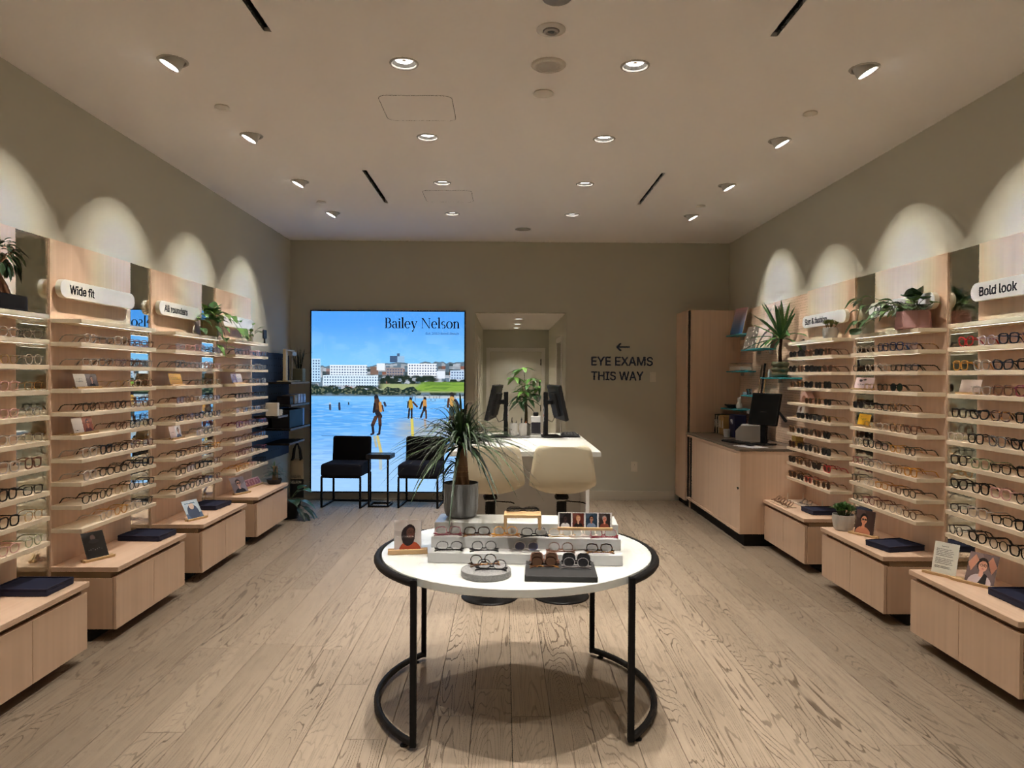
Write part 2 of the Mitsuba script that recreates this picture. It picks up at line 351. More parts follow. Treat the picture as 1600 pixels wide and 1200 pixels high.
obj('grille', xf(extrude(gr, .0015), tr(.213, 3.522, H - .0105)), M((.42, .37, .32), .5), k)
obj('cone', lathe([(0, 0), (.06, 0)], 24, (.213, 3.522, H - .006)), M((.06, .055, .05), .8), k)
k = thing('smoke_detector', 'small round smoke detector nearest the camera, beyond the top frame edge one', 'smoke detector')
labels[k]['label'] = 'small round smoke detector with dark centre, in front of the large speaker'
obj('base_ring', lathe([(.066, 0), (.066, -.003), (.052, -.008), (.038, -.008)], 36, (.202, 3.165, H)), M((.58, .53, .48), .5), k, smooth=30)
obj('sensor_head', lathe([(.036, 0), (.034, -.012), (.024, -.016), (.022, -.010), (0, -.010)], 32, (.202, 3.165, H - .001)), M((.30, .28, .27), .5), k, smooth=30)
obj('lens', lathe([(0, -.0125), (.016, -.012), (.017, -.009)], 24, (.202, 3.165, H)), M((.03, .03, .03), .3), k)
k = thing('smoke_detector', 'round ceiling fitting cut by the top edge of the picture', 'smoke detector')
obj('base_ring', lathe([(.06, 0), (.06, -.006), (.045, -.012), (0, -.013)], 36, (.208, 2.895, H)), M((.16, .15, .14), .5), k, smooth=30)
single('speaker_grille', lathe([(.082, 0), (.082, -.004), (.076, -.006), (0, -.006)], 36, (.191, 7.472, H)), M((.26, .245, .22), .7), 'flat grey round ceiling speaker near the back wall', 'speaker', smooth=30)
for (x, y, r), t in zip(((-1.64, 4.113, .042), (1.783, 4.121, .042), (-1.647, 6.353, .042), (1.773, 6.376, .042), (.207, 3.871, .056)),
                        ('between the first two spotlights above the Wide fit wall', 'between the first two spotlights above the Bold look wall', 'beside the farthest spotlight above the Wide fit wall', 'beside the farthest spotlight above the Bold look wall', 'just behind the large perforated speaker')):
    single('sprinkler_cover', lathe([(r * .93, .002), (r * .93, -.006), (r, -.006), (r, -.009), (0, -.010)], 32, (x, y, H)), M((.66, .61, .55), .6), f'flat round sprinkler cover plate {t}', 'cover plate', 'sprinkler cover plates', smooth=30)
def access_panel(x0, x1, y0, y1, label):
    k = thing('access_panel', label, 'access panel', 'ceiling access panels')
    c, w, d = ((x0 + x1) / 2, (y0 + y1) / 2), x1 - x0, y1 - y0
    ring = rrect(w, d, .05).difference(rrect(w - .007, d - .007, .047))
    obj('joint', xf(extrude(ring, .001), tr(c[0], c[1], H - .0012)), M((.22, .20, .18), .8), k)
    obj('panel', xf(extrude(rrect(w - .007, d - .007, .047), .001), tr(c[0], c[1], H - .0014)), 'paint_ceiling', k)
access_panel(-.713, -.298, 3.925, 4.312, 'large rounded ceiling access panel between the two nearest downlights')
access_panel(-.70, -.28, 5.93, 6.33, 'fainter ceiling access panel between the two farther inner downlights')

# ---------------------------------------------------------------- eyeglasses
def superellipse(a, b, n, k=36, skew=0., flat=0.):
    out = []
    for i in range(k):
        t = 2 * math.pi * i / k; c, s = math.cos(t), math.sin(t)
        x = a * abs(c) ** (2 / n) * (1 if c > 0 else -1); y = b * abs(s) ** (2 / n) * (1 if s > 0 else -1)
        if y < 0: x *= 1 - flat * (-y / b)
        out.append((x, y + skew * x))
    return Polygon(out)
STYLES = {  # lens shape, half width, half height, rim thickness
    'rectangular': (superellipse(.0262, .0178, 4.2, flat=.10), .0262, .0178, .0032),
    'round': (superellipse(.0235, .0222, 2.1), .0235, .0222, .0028),
    'oval': (superellipse(.0255, .0200, 2.5, flat=.06), .0255, .0200, .0030),
    'square': (superellipse(.0262, .0218, 3.6, flat=.10), .0262, .0218, .0048),
    'cat-eye': (superellipse(.0268, .0200, 3.0, skew=.16, flat=.14), .0268, .0200, .0052),
    'wire': (superellipse(.0250, .0210, 2.6, flat=.06), .0250, .0210, .0014),
    'octagonal': (superellipse(.0255, .0200, 2.9, k=8), .0255, .0200, .0034),
}
def _frame_meshes(style, down=False):
    lens, a, b, t = STYLES[style]
    c = a + .0085
    R = affinity.translate(lens, c, 0); L = affinity.scale(R, -1, 1, origin=(0, 0))
    zt = b * .55
    if style == 'wire':
        br = LineString([(-.010, zt - .002), (-.005, zt + .001), (.005, zt + .001), (.010, zt - .002)]).buffer(.0011)
    else:
        br = LineString([(-.0115, zt * .8), (-.004, zt), (.004, zt), (.0115, zt * .8)]).buffer(.0022 + t * .2)
    ends = [LineString([(s * (c + a * .8), zt + .001), (s * .0685, zt + .003)]).buffer(.0016 + t * .35) for s in (-1, 1)]
    solid = unary_union([R.buffer(t), L.buffer(t), br] + ends)
    front = solid.difference(unary_union([R, L])).simplify(.00012)
    up = -R.buffer(t).bounds[1]
    fm = frame((0, .002, up), (1, 0, 0), (0, 0, 1))
    front3 = xf(extrude(front, .0022 + t * .5), fm)
    lenses = [xf(flat(g.simplify(.0002)), frame((0, 0, up), (1, 0, 0), (0, 0, 1))) for g in (L, R)]
    w = .0022 if style == 'wire' else .0026 + t * .45
    z = up + zt + .003
    temples = [bar([(s * .067, .0, z), (s * .0675, .092, z - .001), (s * .065, .112, z - .009), (s * .062, .131, .0045)], w) for s in (-1, 1)]
    flip = np.diag([1, 1, -1, 1.]); flip[2, 3] = 2 * up
    lean = tr(0, 0, .0016) @ rx(-41)
    zf = up - zt - .003
    fold = [bar([(s * .067, -.001, zf), (s * .062, -.010 - o, zf - .001), (-s * .045, -.016 - o, max(zf - .003, w)), (-s * .068, -.020 - o, w * .6)], w) for s, o in ((-1, 0), (1, .005))]
    folded = [xf(m, lean @ flip) for m in [front3] + lenses] + fold
    for m in folded[:3]: m.invert()
    return [front3] + lenses + temples, folded
_gl = {}
def glass_plies(style):
    if style not in _gl:
        o, f = _frame_meshes(style)
        _gl[style] = [[mikit.ply(m, None) for m in ms] for ms in (o, f)]
    return _gl[style]
COL = {'black': M((.010, .010, .011), .18), 'tortoise': 'tortoise', 'clear': M((.44, .38, .33), .15), 'gold': M((.55, .36, .14), .3, .5, 1.), 'amber': M((.50, .22, .03), .15),
       'pink': M((.62, .36, .32), .15), 'blue': M((.010, .013, .032), .15), 'grey': M((.11, .10, .10), .2), 'red': M((.35, .015, .02), .15), 'lilac': M((.62, .555, .62), .2),
       'olive': M((.24, .27, .16), .2), 'brown': M((.09, .035, .018), .18), 'silver': M((.55, .55, .55), .25, .5, 1.), 'burgundy': M((.12, .015, .025), .18)}
SUNLENS = {'dark': M((.012, .012, .014), .06), 'brown': M((.03, .016, .010), .06), 'bluish': M((.05, .06, .12), .06)}
def glasses(style, color, Mx, label, group, sun=None, folded=False):
    k = thing('sunglasses' if sun else 'eyeglasses', label, 'sunglasses' if sun else 'eyeglasses', group)
    p = glass_plies(style)[1 if folded else 0]
    fm, lm = COL[color], SUNLENS[sun] if sun else 'lens_glass'
    for nm, d, mat in zip(('front', 'lens', 'lens', 'temple', 'temple'), p, (fm, lm, lm, fm, fm)):
        obj(nm, {**d, 'bsdf': {'type': 'ref', 'id': mat}}, None, k, Mx=Mx)
    return k

# ---------------------------------------------------------------- shelving bays along both walls
SHELF_Z = [1.739 - .1256 * k for k in range(10)]
DEP, PANEL = .166, {-1: -2.43, 1: 2.57}
NTH = ('first', 'second', 'third', 'fourth', 'fifth', 'sixth', 'seventh', 'eighth', 'ninth', 'tenth')
def SX(s, d): return PANEL[s] - s * d           # x at distance d from the panel into the room
def bx(s, d0, d1, y0, y1, z0, z1, ch=.0015): return box(SX(s, d0), SX(s, d1), y0, y1, z0, z1, ch)
LED = {'type': 'area', 'radiance': {'type': 'rgb', 'value': (WARM * L_LED).tolist()}, 'sampling_weight': .22}
def bay(s, y0, y1, place, ztop, end):
    k = thing('shelving_bay', f'pale birch shelving bay with ten thin shelves of eyewear, {place}', 'shelving', 'wall shelving bays')
    w = XL + .001 if s < 0 else XR - .001
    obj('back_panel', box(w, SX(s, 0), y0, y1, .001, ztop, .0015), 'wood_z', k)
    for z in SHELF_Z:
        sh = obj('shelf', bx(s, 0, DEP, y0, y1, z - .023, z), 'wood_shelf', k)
        yy0, yy1 = y0 + .02, y1 - .02
        xa, xb = SX(s, .138), SX(s, .152)
        q = quad((min(xa, xb), yy0, z - .0245), (min(xa, xb), yy1, z - .0245), (max(xa, xb), yy1, z - .0245), (max(xa, xb), yy0, z - .0245))
        obj('led_strip', {**mikit.ply(q, M((.5, .5, .5), .5)), 'emitter': dict(LED)}, None, sh)
    c = thing('base_cabinet', f'low birch cabinet with two doors on a black plinth, {place}', 'cabinet', 'low wall cabinets')
    obj('body', bx(s, .001, .330, y0, y1, .068, .345), 'wood_z', c)
    obj('finger_rail', bx(s, .001, .318, y0 + .001, y1 - .001, .345, .378, 0), M((.22, .14, .08), .6, .2), c)
    obj('top', bx(s, .001, .360, y0 - .003, y1 + .003, .378, .405, .002), 'wood_y', c)
    ym = (y0 + y1) / 2
    for a, b in ((y0, ym - .0015), (ym + .0015, y1)):
        obj('door', bx(s, .332, .350, a, b, .068, .352, .002), 'wood_z', c)
    obj('plinth', bx(s, .001, .21, y0 + .004, y1 - .004, .001, .0675, 0), M((.012, .011, .010), .7, .2), c)
    return k
def mirror(s, y0, y1, ztop, label):
    k = thing('wall_mirror', label, 'mirror', 'tall mirrors between the bays')
    w = XL + .001 if s < 0 else XR - .001
    obj('mirror_panel', box(w, SX(s, -.012), y0 + .010, y1 - .001, .001, ztop, 0), 'mirror_glass', k)
    ya, yb = (y0 + .0005, y0 + .0095)
    obj('edge_strip', box(w, SX(s, -.010), ya, yb, .001, ztop, 0), M((.008, .008, .008), .6, .2), k)
def pill_sign(s, ya, yb, words, label, off=.07, hcap=.046, bold=True):
    k = thing('pill_sign', label, 'sign', 'rounded shelf signs')
    L, h, zc = yb - ya, .099, 1.906
    yc = (ya + yb) / 2
    ex = np.array([0, 1, 0]) if s < 0 else np.array([0, -1, 0])
    mf = lambda d: frame((SX(s, d), yc, zc), ex, (0, 0, 1))
    obj('board', xf(extrude(stadium(L, h), .028), mf(.022)), M((.72, .66, .52), .4), k)
    obj('face', xf(extrude(stadium(L - .003, h - .003), .002), mf(.0495)), CREAM, k)
    for q in (-L * .3, L * .3):
        obj('standoff', xf(lathe([(0, 0), (.012, 0), (.012, .022), (0, .022)], 16), mf(.0) @ tr(q, 0, .0005)), STEEL, k)
    if words: lettering(k, words, hcap, mf(.0518) @ tr(-L / 2 + off, -hcap / 2, 0), depth=.0012, bold=bold)
SIGN_OF = {}
bays = [(-1, 2.719, 3.536, 'U', 'leftmost, cut by the picture edge', 2.168), (-1, 3.800, 4.612, 'W', 'under the Wide fit sign', 2.168), (-1, 4.881, 5.692, 'A', 'under the All rounders sign', 2.168), (-1, 5.962, 6.786, 'P', 'behind the trailing pothos', 2.168),
        (1, 2.983, 3.795, 'B', 'under the Bold look sign', 2.176), (1, 4.064, 4.864, 'F', 'under the favourites sign', 2.176), (1, 5.144, 5.949, 'S', 'under the Sun & fashion sign', 2.176)]
for s, y0, y1, nm, place, zt in bays: bay(s, y0, y1, place, zt, 0)
mirror(-1, 3.536, 3.800, 2.168, 'tall narrow mirror beside the Wide fit bay, nearest the camera')
mirror(-1, 4.612, 4.881, 2.168, 'tall narrow mirror between the Wide fit and All rounders bays')
mirror(-1, 5.692, 5.962, 2.168, 'tall narrow mirror behind the trailing pothos')
mirror(1, 3.795, 4.064, 2.176, 'tall narrow mirror between the Bold look and favourites bays')
mirror(1, 4.864, 5.144, 2.176, 'tall narrow mirror between the favourites and Sun & fashion bays')
pill_sign(-1, 3.805, 4.565, 'Wide fit', 'rounded white sign reading Wide fit', .08)
pill_sign(-1, 4.888, 5.545, 'All rounders', 'rounded white sign reading All rounders', .07)
pill_sign(-1, 5.99, 6.72, '', 'rounded white sign half hidden by the trailing pothos')
pill_sign(1, 3.02, 3.784, 'Bold look', 'rounded white sign reading Bold look', .066)
pill_sign(1, 4.10, 4.845, 'Our favourites', 'rounded white sign behind the leaves reading Our favourites', .07)
pill_sign(1, 5.17, 5.93, 'Sun & fashion', 'rounded white sign reading Sun & fashion behind the succulent', .05)

WORDS = {'U': 'leftmost bay', 'W': 'Wide fit sign', 'A': 'All rounders sign', 'P': 'half-hidden sign', 'B': 'Bold look sign', 'F': 'favourites sign', 'S': 'Sun & fashion'}
GW = {'U': 'eyewear in the leftmost bay', 'W': 'eyewear in the Wide fit bay', 'A': 'eyewear in the All rounders bay', 'P': 'eyewear in the bay behind the pothos', 'B': 'eyewear in the Bold look bay', 'F': 'eyewear in the favourites bay', 'S': 'sunglasses in the Sun & fashion bay'}
def row(bay_, k, items, ys=None):
    """items: 'colour/style[/sunlens]' from the far end to the near end of shelf k."""
    s, y0, y1, _, _, _ = next(b for b in bays if b[3] == bay_)
    n = len(items)
    if ys is None: ys = [y1 - .082 - q * .157 for q in range(n)]
    for q, (it, y) in enumerate(zip(items, ys)):
        if it is None: continue
        parts = it.split('/'); col, st = parts[0], parts[1]; sun = parts[2] if len(parts) > 2 else None
        jy, jr = rng.uniform(-.006, .006), rng.uniform(-5, 5)
        x = SX(s, DEP - .010 - rng.uniform(0, .008))
        noun = 'sunglasses' if sun else 'eyeglasses'
        lab = f'{col} {st} {noun}, {NTH[q]} from far end, {NTH[k]} shelf under {WORDS[bay_]}' if bay_ != 'U' else f'{col} {st} {noun}, {NTH[q]} from far end, {NTH[k]} shelf of leftmost bay'
        glasses(st, col, tr(x, y + jy, SHELF_Z[k] + .0008, (90 if s < 0 else -90) + jr), lab, GW[bay_], sun)
def rand_items(r, n, mix, styles): return [f'{r.choice(mix)}/{r.choice(styles)}' for _ in range(n)]
OPT = ['rectangular', 'round', 'oval', 'square', 'oval', 'rectangular']
rr = random.Random(5)
def fix(items): return ['%s/wire' % i.split('/')[0] if i.split('/')[0] in ('gold', 'silver') else i for i in items]
# Wide fit
mixes = {1: ['clear', 'grey', 'brown', 'black'], 2: ['grey', 'clear', 'black', 'brown'], 3: ['gold', 'clear', 'brown'], 4: ['black', 'brown', 'tortoise', 'black'], 5: ['black', 'brown', 'tortoise'], 6: ['black', 'black', 'brown'], 7: ['black', 'black', 'black', 'brown'], 8: ['black', 'gold', 'brown', 'black'], 9: ['black', 'amber', 'clear']}
for k in range(1, 10):
    n = {3: 3, 5: 3}.get(k, 5)
    it = fix(rand_items(rr, n, mixes[k], OPT))
    if k in (6, 7): it[-1] = 'clear/square'
    if k == 8: it = ['black/rectangular', 'black/oval', 'gold/wire', 'black/round', 'black/oval'][::1]
    if k == 9: it = ['black/oval', 'clear/round', 'amber/round', 'clear/oval', None]
    row('W', k, it)
for k in range(1, 10):
    n = {3: 3, 6: 3}.get(k, 5)
    mx = {1: ['pink', 'clear', 'burgundy', 'grey'], 2: ['burgundy', 'pink', 'grey', 'brown'], 3: ['clear', 'grey', 'brown'], 4: ['grey', 'brown', 'clear'], 5: ['black', 'brown', 'black'], 6: ['brown', 'clear', 'grey', 'black'], 7: ['amber', 'brown', 'tortoise', 'black'], 8: ['black', 'brown', 'black'], 9: ['black', 'black', 'brown']}[k]
    row('A', k, fix(rand_items(rr, n, mx, OPT)))
for k in range(1, 10):
    n = {3: 3}.get(k, 5)
    mx = {1: ['clear', 'pink', 'grey', 'brown'], 2: ['clear', 'grey', 'burgundy'], 3: ['brown', 'grey'], 4: ['brown', 'clear', 'black'], 5: ['brown', 'grey', 'clear'], 6: ['brown', 'black', 'burgundy', 'clear'], 7: ['black', 'clear', 'brown', 'brown'], 8: ['burgundy', 'burgundy', 'brown', 'black'], 9: ['pink', 'brown', 'black', 'amber']}[k]
    row('P', k, fix(rand_items(rr, n, mx, OPT)))
U = {1: ['silver/wire', 'clear/oval'], 2: ['clear/round', 'gold/wire'], 3: ['gold/wire', 'pink/round'], 4: ['silver/wire', 'pink/oval'], 5: ['silver/wire', 'clear/round', 'tortoise/oval'], 6: ['brown/square', 'clear/square'], 7: ['black/rectangular', 'black/square', 'black/oval'], 8: ['gold/wire', 'black/square'], 9: ['olive/round', 'pink/oval']}
for k, it in U.items(): row('U', k, it, [3.43 - .165 * q for q in range(len(it))])
BOLD = {1: ['red/cat-eye', 'lilac/round', 'black/square', 'tortoise/cat-eye'], 2: ['amber/square', 'clear/square', 'black/cat-eye', 'black/square'], 3: [None, 'clear/octagonal', 'brown/square', 'burgundy/square'], 4: ['black/square', 'black/cat-eye', 'tortoise/square', 'black/square'],
        5: ['clear/octagonal', 'black/square', 'grey/square', 'black/cat-eye'], 6: ['black/square', 'olive/square', 'black/rectangular', 'black/square'], 7: ['black/cat-eye', 'black/square', 'pink/square', 'black/round'], 8: ['black/rectangular', 'clear/square', 'black/rectangular', 'black/square'], 9: ['black/round', 'black/cat-eye', 'black/round', 'black/square']}
for k, it in BOLD.items(): row('B', k, it, [{1: 3.665, 2: 3.70, 4: 3.715, 5: 3.735, 9: 3.72}.get(k, 3.70) - .158 * q for q in range(4)])
FAV = {1: ['clear/round', 'clear/oval', 'blue/square', 'blue/square', 'tortoise/rectangular'], 2: ['black/oval', 'clear/oval', 'clear/round', 'black/rectangular', 'black/rectangular'], 3: [None, 'gold/wire', 'black/oval', 'black/round/dark', None], 4: ['black/round/dark', 'black/oval', 'black/rectangular', 'tortoise/square', None],
       5: [None, 'gold/wire', 'clear/oval', 'tortoise/square', 'brown/square'], 6: ['clear/square', 'black/square', 'black/rectangular', 'amber/oval', 'black/round'], 7: ['burgundy/oval', 'grey/oval', 'clear/round', 'tortoise/oval', 'amber/square'], 8: ['black/round', 'clear/oval', 'amber/rectangular', 'brown/rectangular', 'black/oval'], 9: ['black/rectangular', 'burgundy/oval', 'brown/round', 'clear/oval', 'brown/oval']}
for k, it in FAV.items(): row('F', k, it)
SUNS = ['black/%s/dark', 'brown/%s/brown', 'black/%s/dark', 'tortoise/%s/brown', 'black/%s/dark', 'red/%s/brown', 'grey/%s/dark']
for k in range(1, 10):
    n = 5
    it = [rr.choice(SUNS[:5] if k < 6 else SUNS) % rr.choice(['round', 'square', 'oval', 'cat-eye']) for _ in range(n)]
    if k == 4: it[0] = it[1] = None
    if k == 5: it[0] = None; it[4] = 'gold/wire/brown'
    row('S', k, it)

# ---------------------------------------------------------------- beach lightbox
LBX0, LBX1, LBZ0, LBZ1 = -2.222, -.461, .095, 2.176
def seg(x, y, ax, ay, bx_, by, r):   # soft mask of a capsule, picture coordinates
    px, py, vx, vy = x - ax, y - ay, bx_ - ax, by - ay
    t = dr.clip((px * vx + py * vy) / (vx * vx + vy * vy), 0, 1)
    d = dr.sqrt(dr.square(px - vx * t) + dr.square(py - vy * t))
    return 1 - SM(r - 1.2, r + 1.2, d)
def rect(x, y, x0, y0, x1, y1): return dr.select((x > x0) & (x < x1) & (y > y0) & (y < y1), mi.Float(1), mi.Float(0))
def C(*c): return mi.Color3f(*[float(v) for v in srgb(*c)])
def beach(p, n, uv):
    # picture coordinates: x to the right 0..862, y down 0..1015
    x = uv.x * 862
    y = (1 - uv.y) * 1015
    c = dr.lerp(C(74, 160, 252), C(128, 202, 255), SM(20, 330, y))
    c = dr.lerp(c, C(150, 210, 255), .35 * SM(.45, .7, FBM(x * .012, y * .02, 3.0)) * SM(60, 200, y))
    def put(m, *col):
        nonlocal c
        c = dr.lerp(c, C(*col), m)
    # far hill of houses
    hill = 300 - 16 * SM(300, 480, x) + 14 * N(x * .05, 1.0) - 6 * SM(520, 700, x) + 10 * SM(120, 0, x)
    put(dr.select((y > hill) & (y < 480), mi.Float(1), mi.Float(0)) * .9, 96, 110, 120)
    cellx, celly = dr.floor(x / 21), dr.floor(y / 17)
    hr, hk = mikit.cell_rand(cellx, celly, 1), mikit.cell_rand(cellx, celly, 2)
    hm = dr.select((y > hill + 8) & (y < 440), mi.Float(1), mi.Float(0)) * SM(.35, .4, hr)
    put(hm * .8, 196, 204, 214); put(hm * SM(.62, .66, hk), 150, 98, 80); put(hm * SM(.86, .9, hk), 60, 78, 84)
    put(hm * dr.select(frac(x / 7) > .6, mi.Float(1), mi.Float(0)) * dr.select(frac(y / 8.5) > .5, mi.Float(1), mi.Float(0)) * .5, 70, 86, 110)
    trees = SM(.42, .56, FBM(x * .035, y * .05, 9.0)) * dr.select((y > hill + 4) & (y < 470), mi.Float(1), mi.Float(0)) * (.25 + .75 * SM(380, 430, y + 40 * SM(680, 760, x)))
    put(trees, 16, 42, 38)
    for (x0, y0, x1, y1), col in (((442, 250, 484, 286), (60, 90, 128)), ((484, 250, 524, 286), (150, 190, 225)), ((482, 236, 497, 252), (70, 96, 130)),
                                  ((2, 268, 52, 400), (186, 222, 250)), ((104, 302, 314, 362), (226, 240, 252)), ((66, 360, 376, 418), (214, 236, 252)), ((332, 312, 377, 356), (126, 102, 92)), ((368, 292, 414, 332), (232, 240, 250)),
                                  ((420, 316, 520, 362), (150, 140, 140)), ((542, 292, 706, 362), (238, 244, 252)), ((706, 334, 752, 376), (226, 236, 248)), ((782, 330, 862, 380), (190, 214, 240))):
        m = rect(x, y, x0, y0, x1, y1); put(m, *col)
        big = (x1 - x0) > 48
        if big:
            w = dr.select((frac((x - x0) / 15.0) > .48) & (frac((y - y0) / 15.5) > .5), mi.Float(1), mi.Float(0))
            put(m * w * .85, 44, 72, 116)
    # trees and rocks in front, grass bank, promenade
    t2 = SM(.36, .50, FBM(x * .05, y * .07, 4.0)) * SM(372, 392, x) * SM(352, 366, y) * (1 - SM(404, 424, y)) * (1 - SM(690, 720, x))
    put(t2, 12, 38, 32)
    put(SM(372, 420, x) * SM(404, 412, y) * (1 - SM(448, 462, y)), 158, 172, 120)
    gr_ = SM(600, 650, x + (y - 400) * 1.5) * SM(392, 400, y) * (1 - SM(444, 452, y))
    put(gr_, 128, 168, 66); put(gr_ * SM(.5, .6, N(x * .02, y * .16)) * .6, 82, 124, 50)
    top = 420 + 24 * N(x * .035, 6.0)
    rock = dr.select((y > top) & (y < 480), mi.Float(1), mi.Float(0)) * (1 - SM(590, 625, x)) * (1 - SM(462, 480, y + 10 * N(x * .1, 1.0)))
    put(rock, 20, 46, 42); put(rock * SM(.55, .7, N(x * .12, y * .14, 2.0)) * .8, 108, 118, 96)
    # water with streaks, pale wet sand
    wt = SM(474, 482, y)
    wcol = dr.lerp(dr.lerp(C(120, 192, 248), C(96, 176, 248), SM(480, 560, y)), C(160, 206, 255), SM(600, 940, y))
    c = dr.lerp(c, wcol, wt)
    st = SM(.52, .72, N(x * .013 + y * .01, y * .16, 5.0)) * SM(488, 520, y)
    put(st * .22 * (1 - SM(820, 1000, y)), 44, 122, 206)
    put(SM(.58, .74, N(x * .02, y * .22, 8.0)) * SM(484, 500, y) * .35, 172, 218, 255)
    put(SM(470, 478, y) * (1 - SM(484, 492, y)) * SM(560, 620, x), 190, 200, 206)
    sand = SM(430, 560, x) * SM(588, 640, y) * (1 - SM(690, 740, y))
    put(sand * .55, 196, 178, 120); put(sand * SM(.5, .62, N(x * .012, y * .1, 2.0)) * .6, 120, 168, 214)
    for bx_, by, r in ((390, 1, 0),):
        put(seg(x, y, 374, 705, 396, 800, 8) * .85, 216, 192, 66); put(seg(x, y, 356, 705, 366, 760, 6) * .7, 196, 176, 84); put(seg(x, y, 390, 815, 392, 885, 9) * .5, 206, 196, 110)
    put(seg(x, y, 567, 606, 572, 695, 8) * .85, 226, 206, 40); put(seg(x, y, 640, 604, 644, 650, 6) * .6, 190, 150, 80); put(seg(x, y, 800, 610, 806, 640, 9) * .6, 170, 160, 110)
    put(seg(x, y, 60, 701, 230, 702, 2) * .8, 50, 100, 160); put(seg(x, y, 150, 690, 156, 698, 7) * .8, 120, 180, 230)
    # crowd on the far sand
    cr = SM(.64, .70, mikit.cell_rand(dr.floor(x / 8), dr.floor(y / 14), 5)) * dr.select(frac(x / 8) < .5, mi.Float(1), mi.Float(0)) * SM(468, 472, y) * (1 - SM(506, 510, y)) * SM(500, 540, x)
    put(cr * .75, 70, 72, 90)
    SK, DK, TN = (198, 142, 76), (22, 24, 36), (74, 48, 36)
    P_ = [((366, 482, 368, 494, 12), DK), ((370, 505, 372, 560, 15), TN), ((388, 516, 392, 560, 8), SK), ((358, 520, 352, 566, 6), DK), ((352, 566, 374, 556, 5), DK), ((412, 514, 418, 530, 6), (40, 52, 80)), ((400, 530, 406, 560, 4), TN), ((374, 572, 386, 590, 14), DK),
          ((364, 596, 346, 640, 10), TN), ((346, 640, 350, 684, 7), DK), ((350, 688, 338, 692, 5), DK), ((386, 596, 388, 640, 9), TN), ((388, 640, 384, 686, 6), DK), ((384, 690, 374, 692, 5), DK),
          ((560, 490, 560, 498, 8), DK), ((558, 508, 562, 544, 12), (190, 150, 50)), ((546, 508, 544, 540, 4), DK), ((574, 510, 596, 534, 5), TN), ((553, 548, 548, 598, 5), DK), ((566, 548, 566, 598, 5), DK),
          ((640, 488, 640, 496, 8), DK), ((638, 504, 640, 534, 11), SK), ((626, 508, 614, 544, 5), DK), ((640, 540, 638, 552, 9), DK), ((632, 556, 618, 594, 5), DK), ((646, 556, 648, 598, 5), TN),
          ((792, 464, 794, 476, 11), DK), ((792, 490, 796, 540, 14), (204, 156, 84)), ((774, 492, 770, 536, 6), TN), ((812, 500, 832, 536, 9), DK), ((792, 548, 794, 580, 16), (40, 62, 66)), ((784, 590, 778, 634, 7), TN), ((802, 590, 806, 634, 7), TN),
          ((106, 518, 106, 524, 5), (180, 200, 220)), ((106, 530, 107, 552, 6), (60, 70, 96)), ((158, 518, 158, 524, 5), DK), ((158, 530, 160, 552, 6), (44, 50, 72)), ((210, 514, 211, 524, 3), DK)]
    for g, col in P_: put(seg(x, y, *g), *col)
    return c
scene['beach_film'] = {'type': 'diffuse', 'reflectance': {'type': 'rgb', 'value': [.06, .06, .06]}}
BEACH_RAD = mikit.proc(lambda p, n, uv: beach(p, n, uv) * L_BOX)
lb = thing('beach_lightbox', 'tall glowing lightbox on the back wall showing bathers on a city beach', 'lightbox')
fr = sbox(LBX0 - .012, LBZ0 - .012, LBX1 + .012, LBZ1 + .012).difference(sbox(LBX0, LBZ0, LBX1, LBZ1))
obj('frame', xf(extrude(fr, .045), frame((0, YB - .001, 0), (1, 0, 0), (0, 0, 1))), M((.02, .02, .02), .5), lb)
panel_mesh = quad((LBX0 - .002, YB - .038, LBZ0 - .002), (LBX1 + .002, YB - .038, LBZ0 - .002), (LBX1 + .002, YB - .038, LBZ1 + .002), (LBX0 - .002, YB - .038, LBZ1 + .002))
obj('picture', {**mikit.ply(panel_mesh, 'beach_film', uv=np.array([[0, 0], [1, 0], [1, 1], [0, 1.]])), 'emitter': {'type': 'area', 'radiance': BEACH_RAD, 'sampling_weight': 3.0}}, None, lb)
# serif capitals and lower case drawn as stroked outlines, x-height .47 and cap height .70 of the unit
def _arc(cx, cy, a, b, t0, t1, w0, w1, n=28):
    """A stroke along an ellipse whose width runs between thin (top and bottom) and thick (sides)."""
    o, i = [], []
    for q in range(n + 1):
        t = math.radians(t0 + (t1 - t0) * q / n); w = w0 + (w1 - w0) * abs(math.cos(t)) ** 1.5
        nx, ny = math.cos(t) / a, math.sin(t) / b; l = math.hypot(nx, ny); nx, ny = nx / l, ny / l
        x, y = cx + a * math.cos(t), cy + b * math.sin(t)
        o.append((x + nx * w / 2, y + ny * w / 2)); i.append((x - nx * w / 2, y - ny * w / 2))
    return Polygon(o + i[::-1]).buffer(0)
TH, TK = .028, .094
def _stem(x, y0, y1, serif='tb', w=TK):
    g = [sbox(x - w / 2, y0, x + w / 2, y1)]
    if 'b' in serif: g.append(sbox(x - w / 2 - .05, y0, x + w / 2 + .05, y0 + TH))
    if 't' in serif: g.append(sbox(x - w / 2 - .05, y1 - TH, x + w / 2 + .05, y1))
    if 'l' in serif: g.append(Polygon([(x - w / 2 - .06, y1 - .035), (x, y1), (x, y1 - .06), (x - w / 2 - .06, y1 - .06)]))
    return unary_union(g)
def _line(x0, y0, x1, y1, w): return LineString([(x0, y0), (x1, y1)]).buffer(w / 2, cap_style='flat')
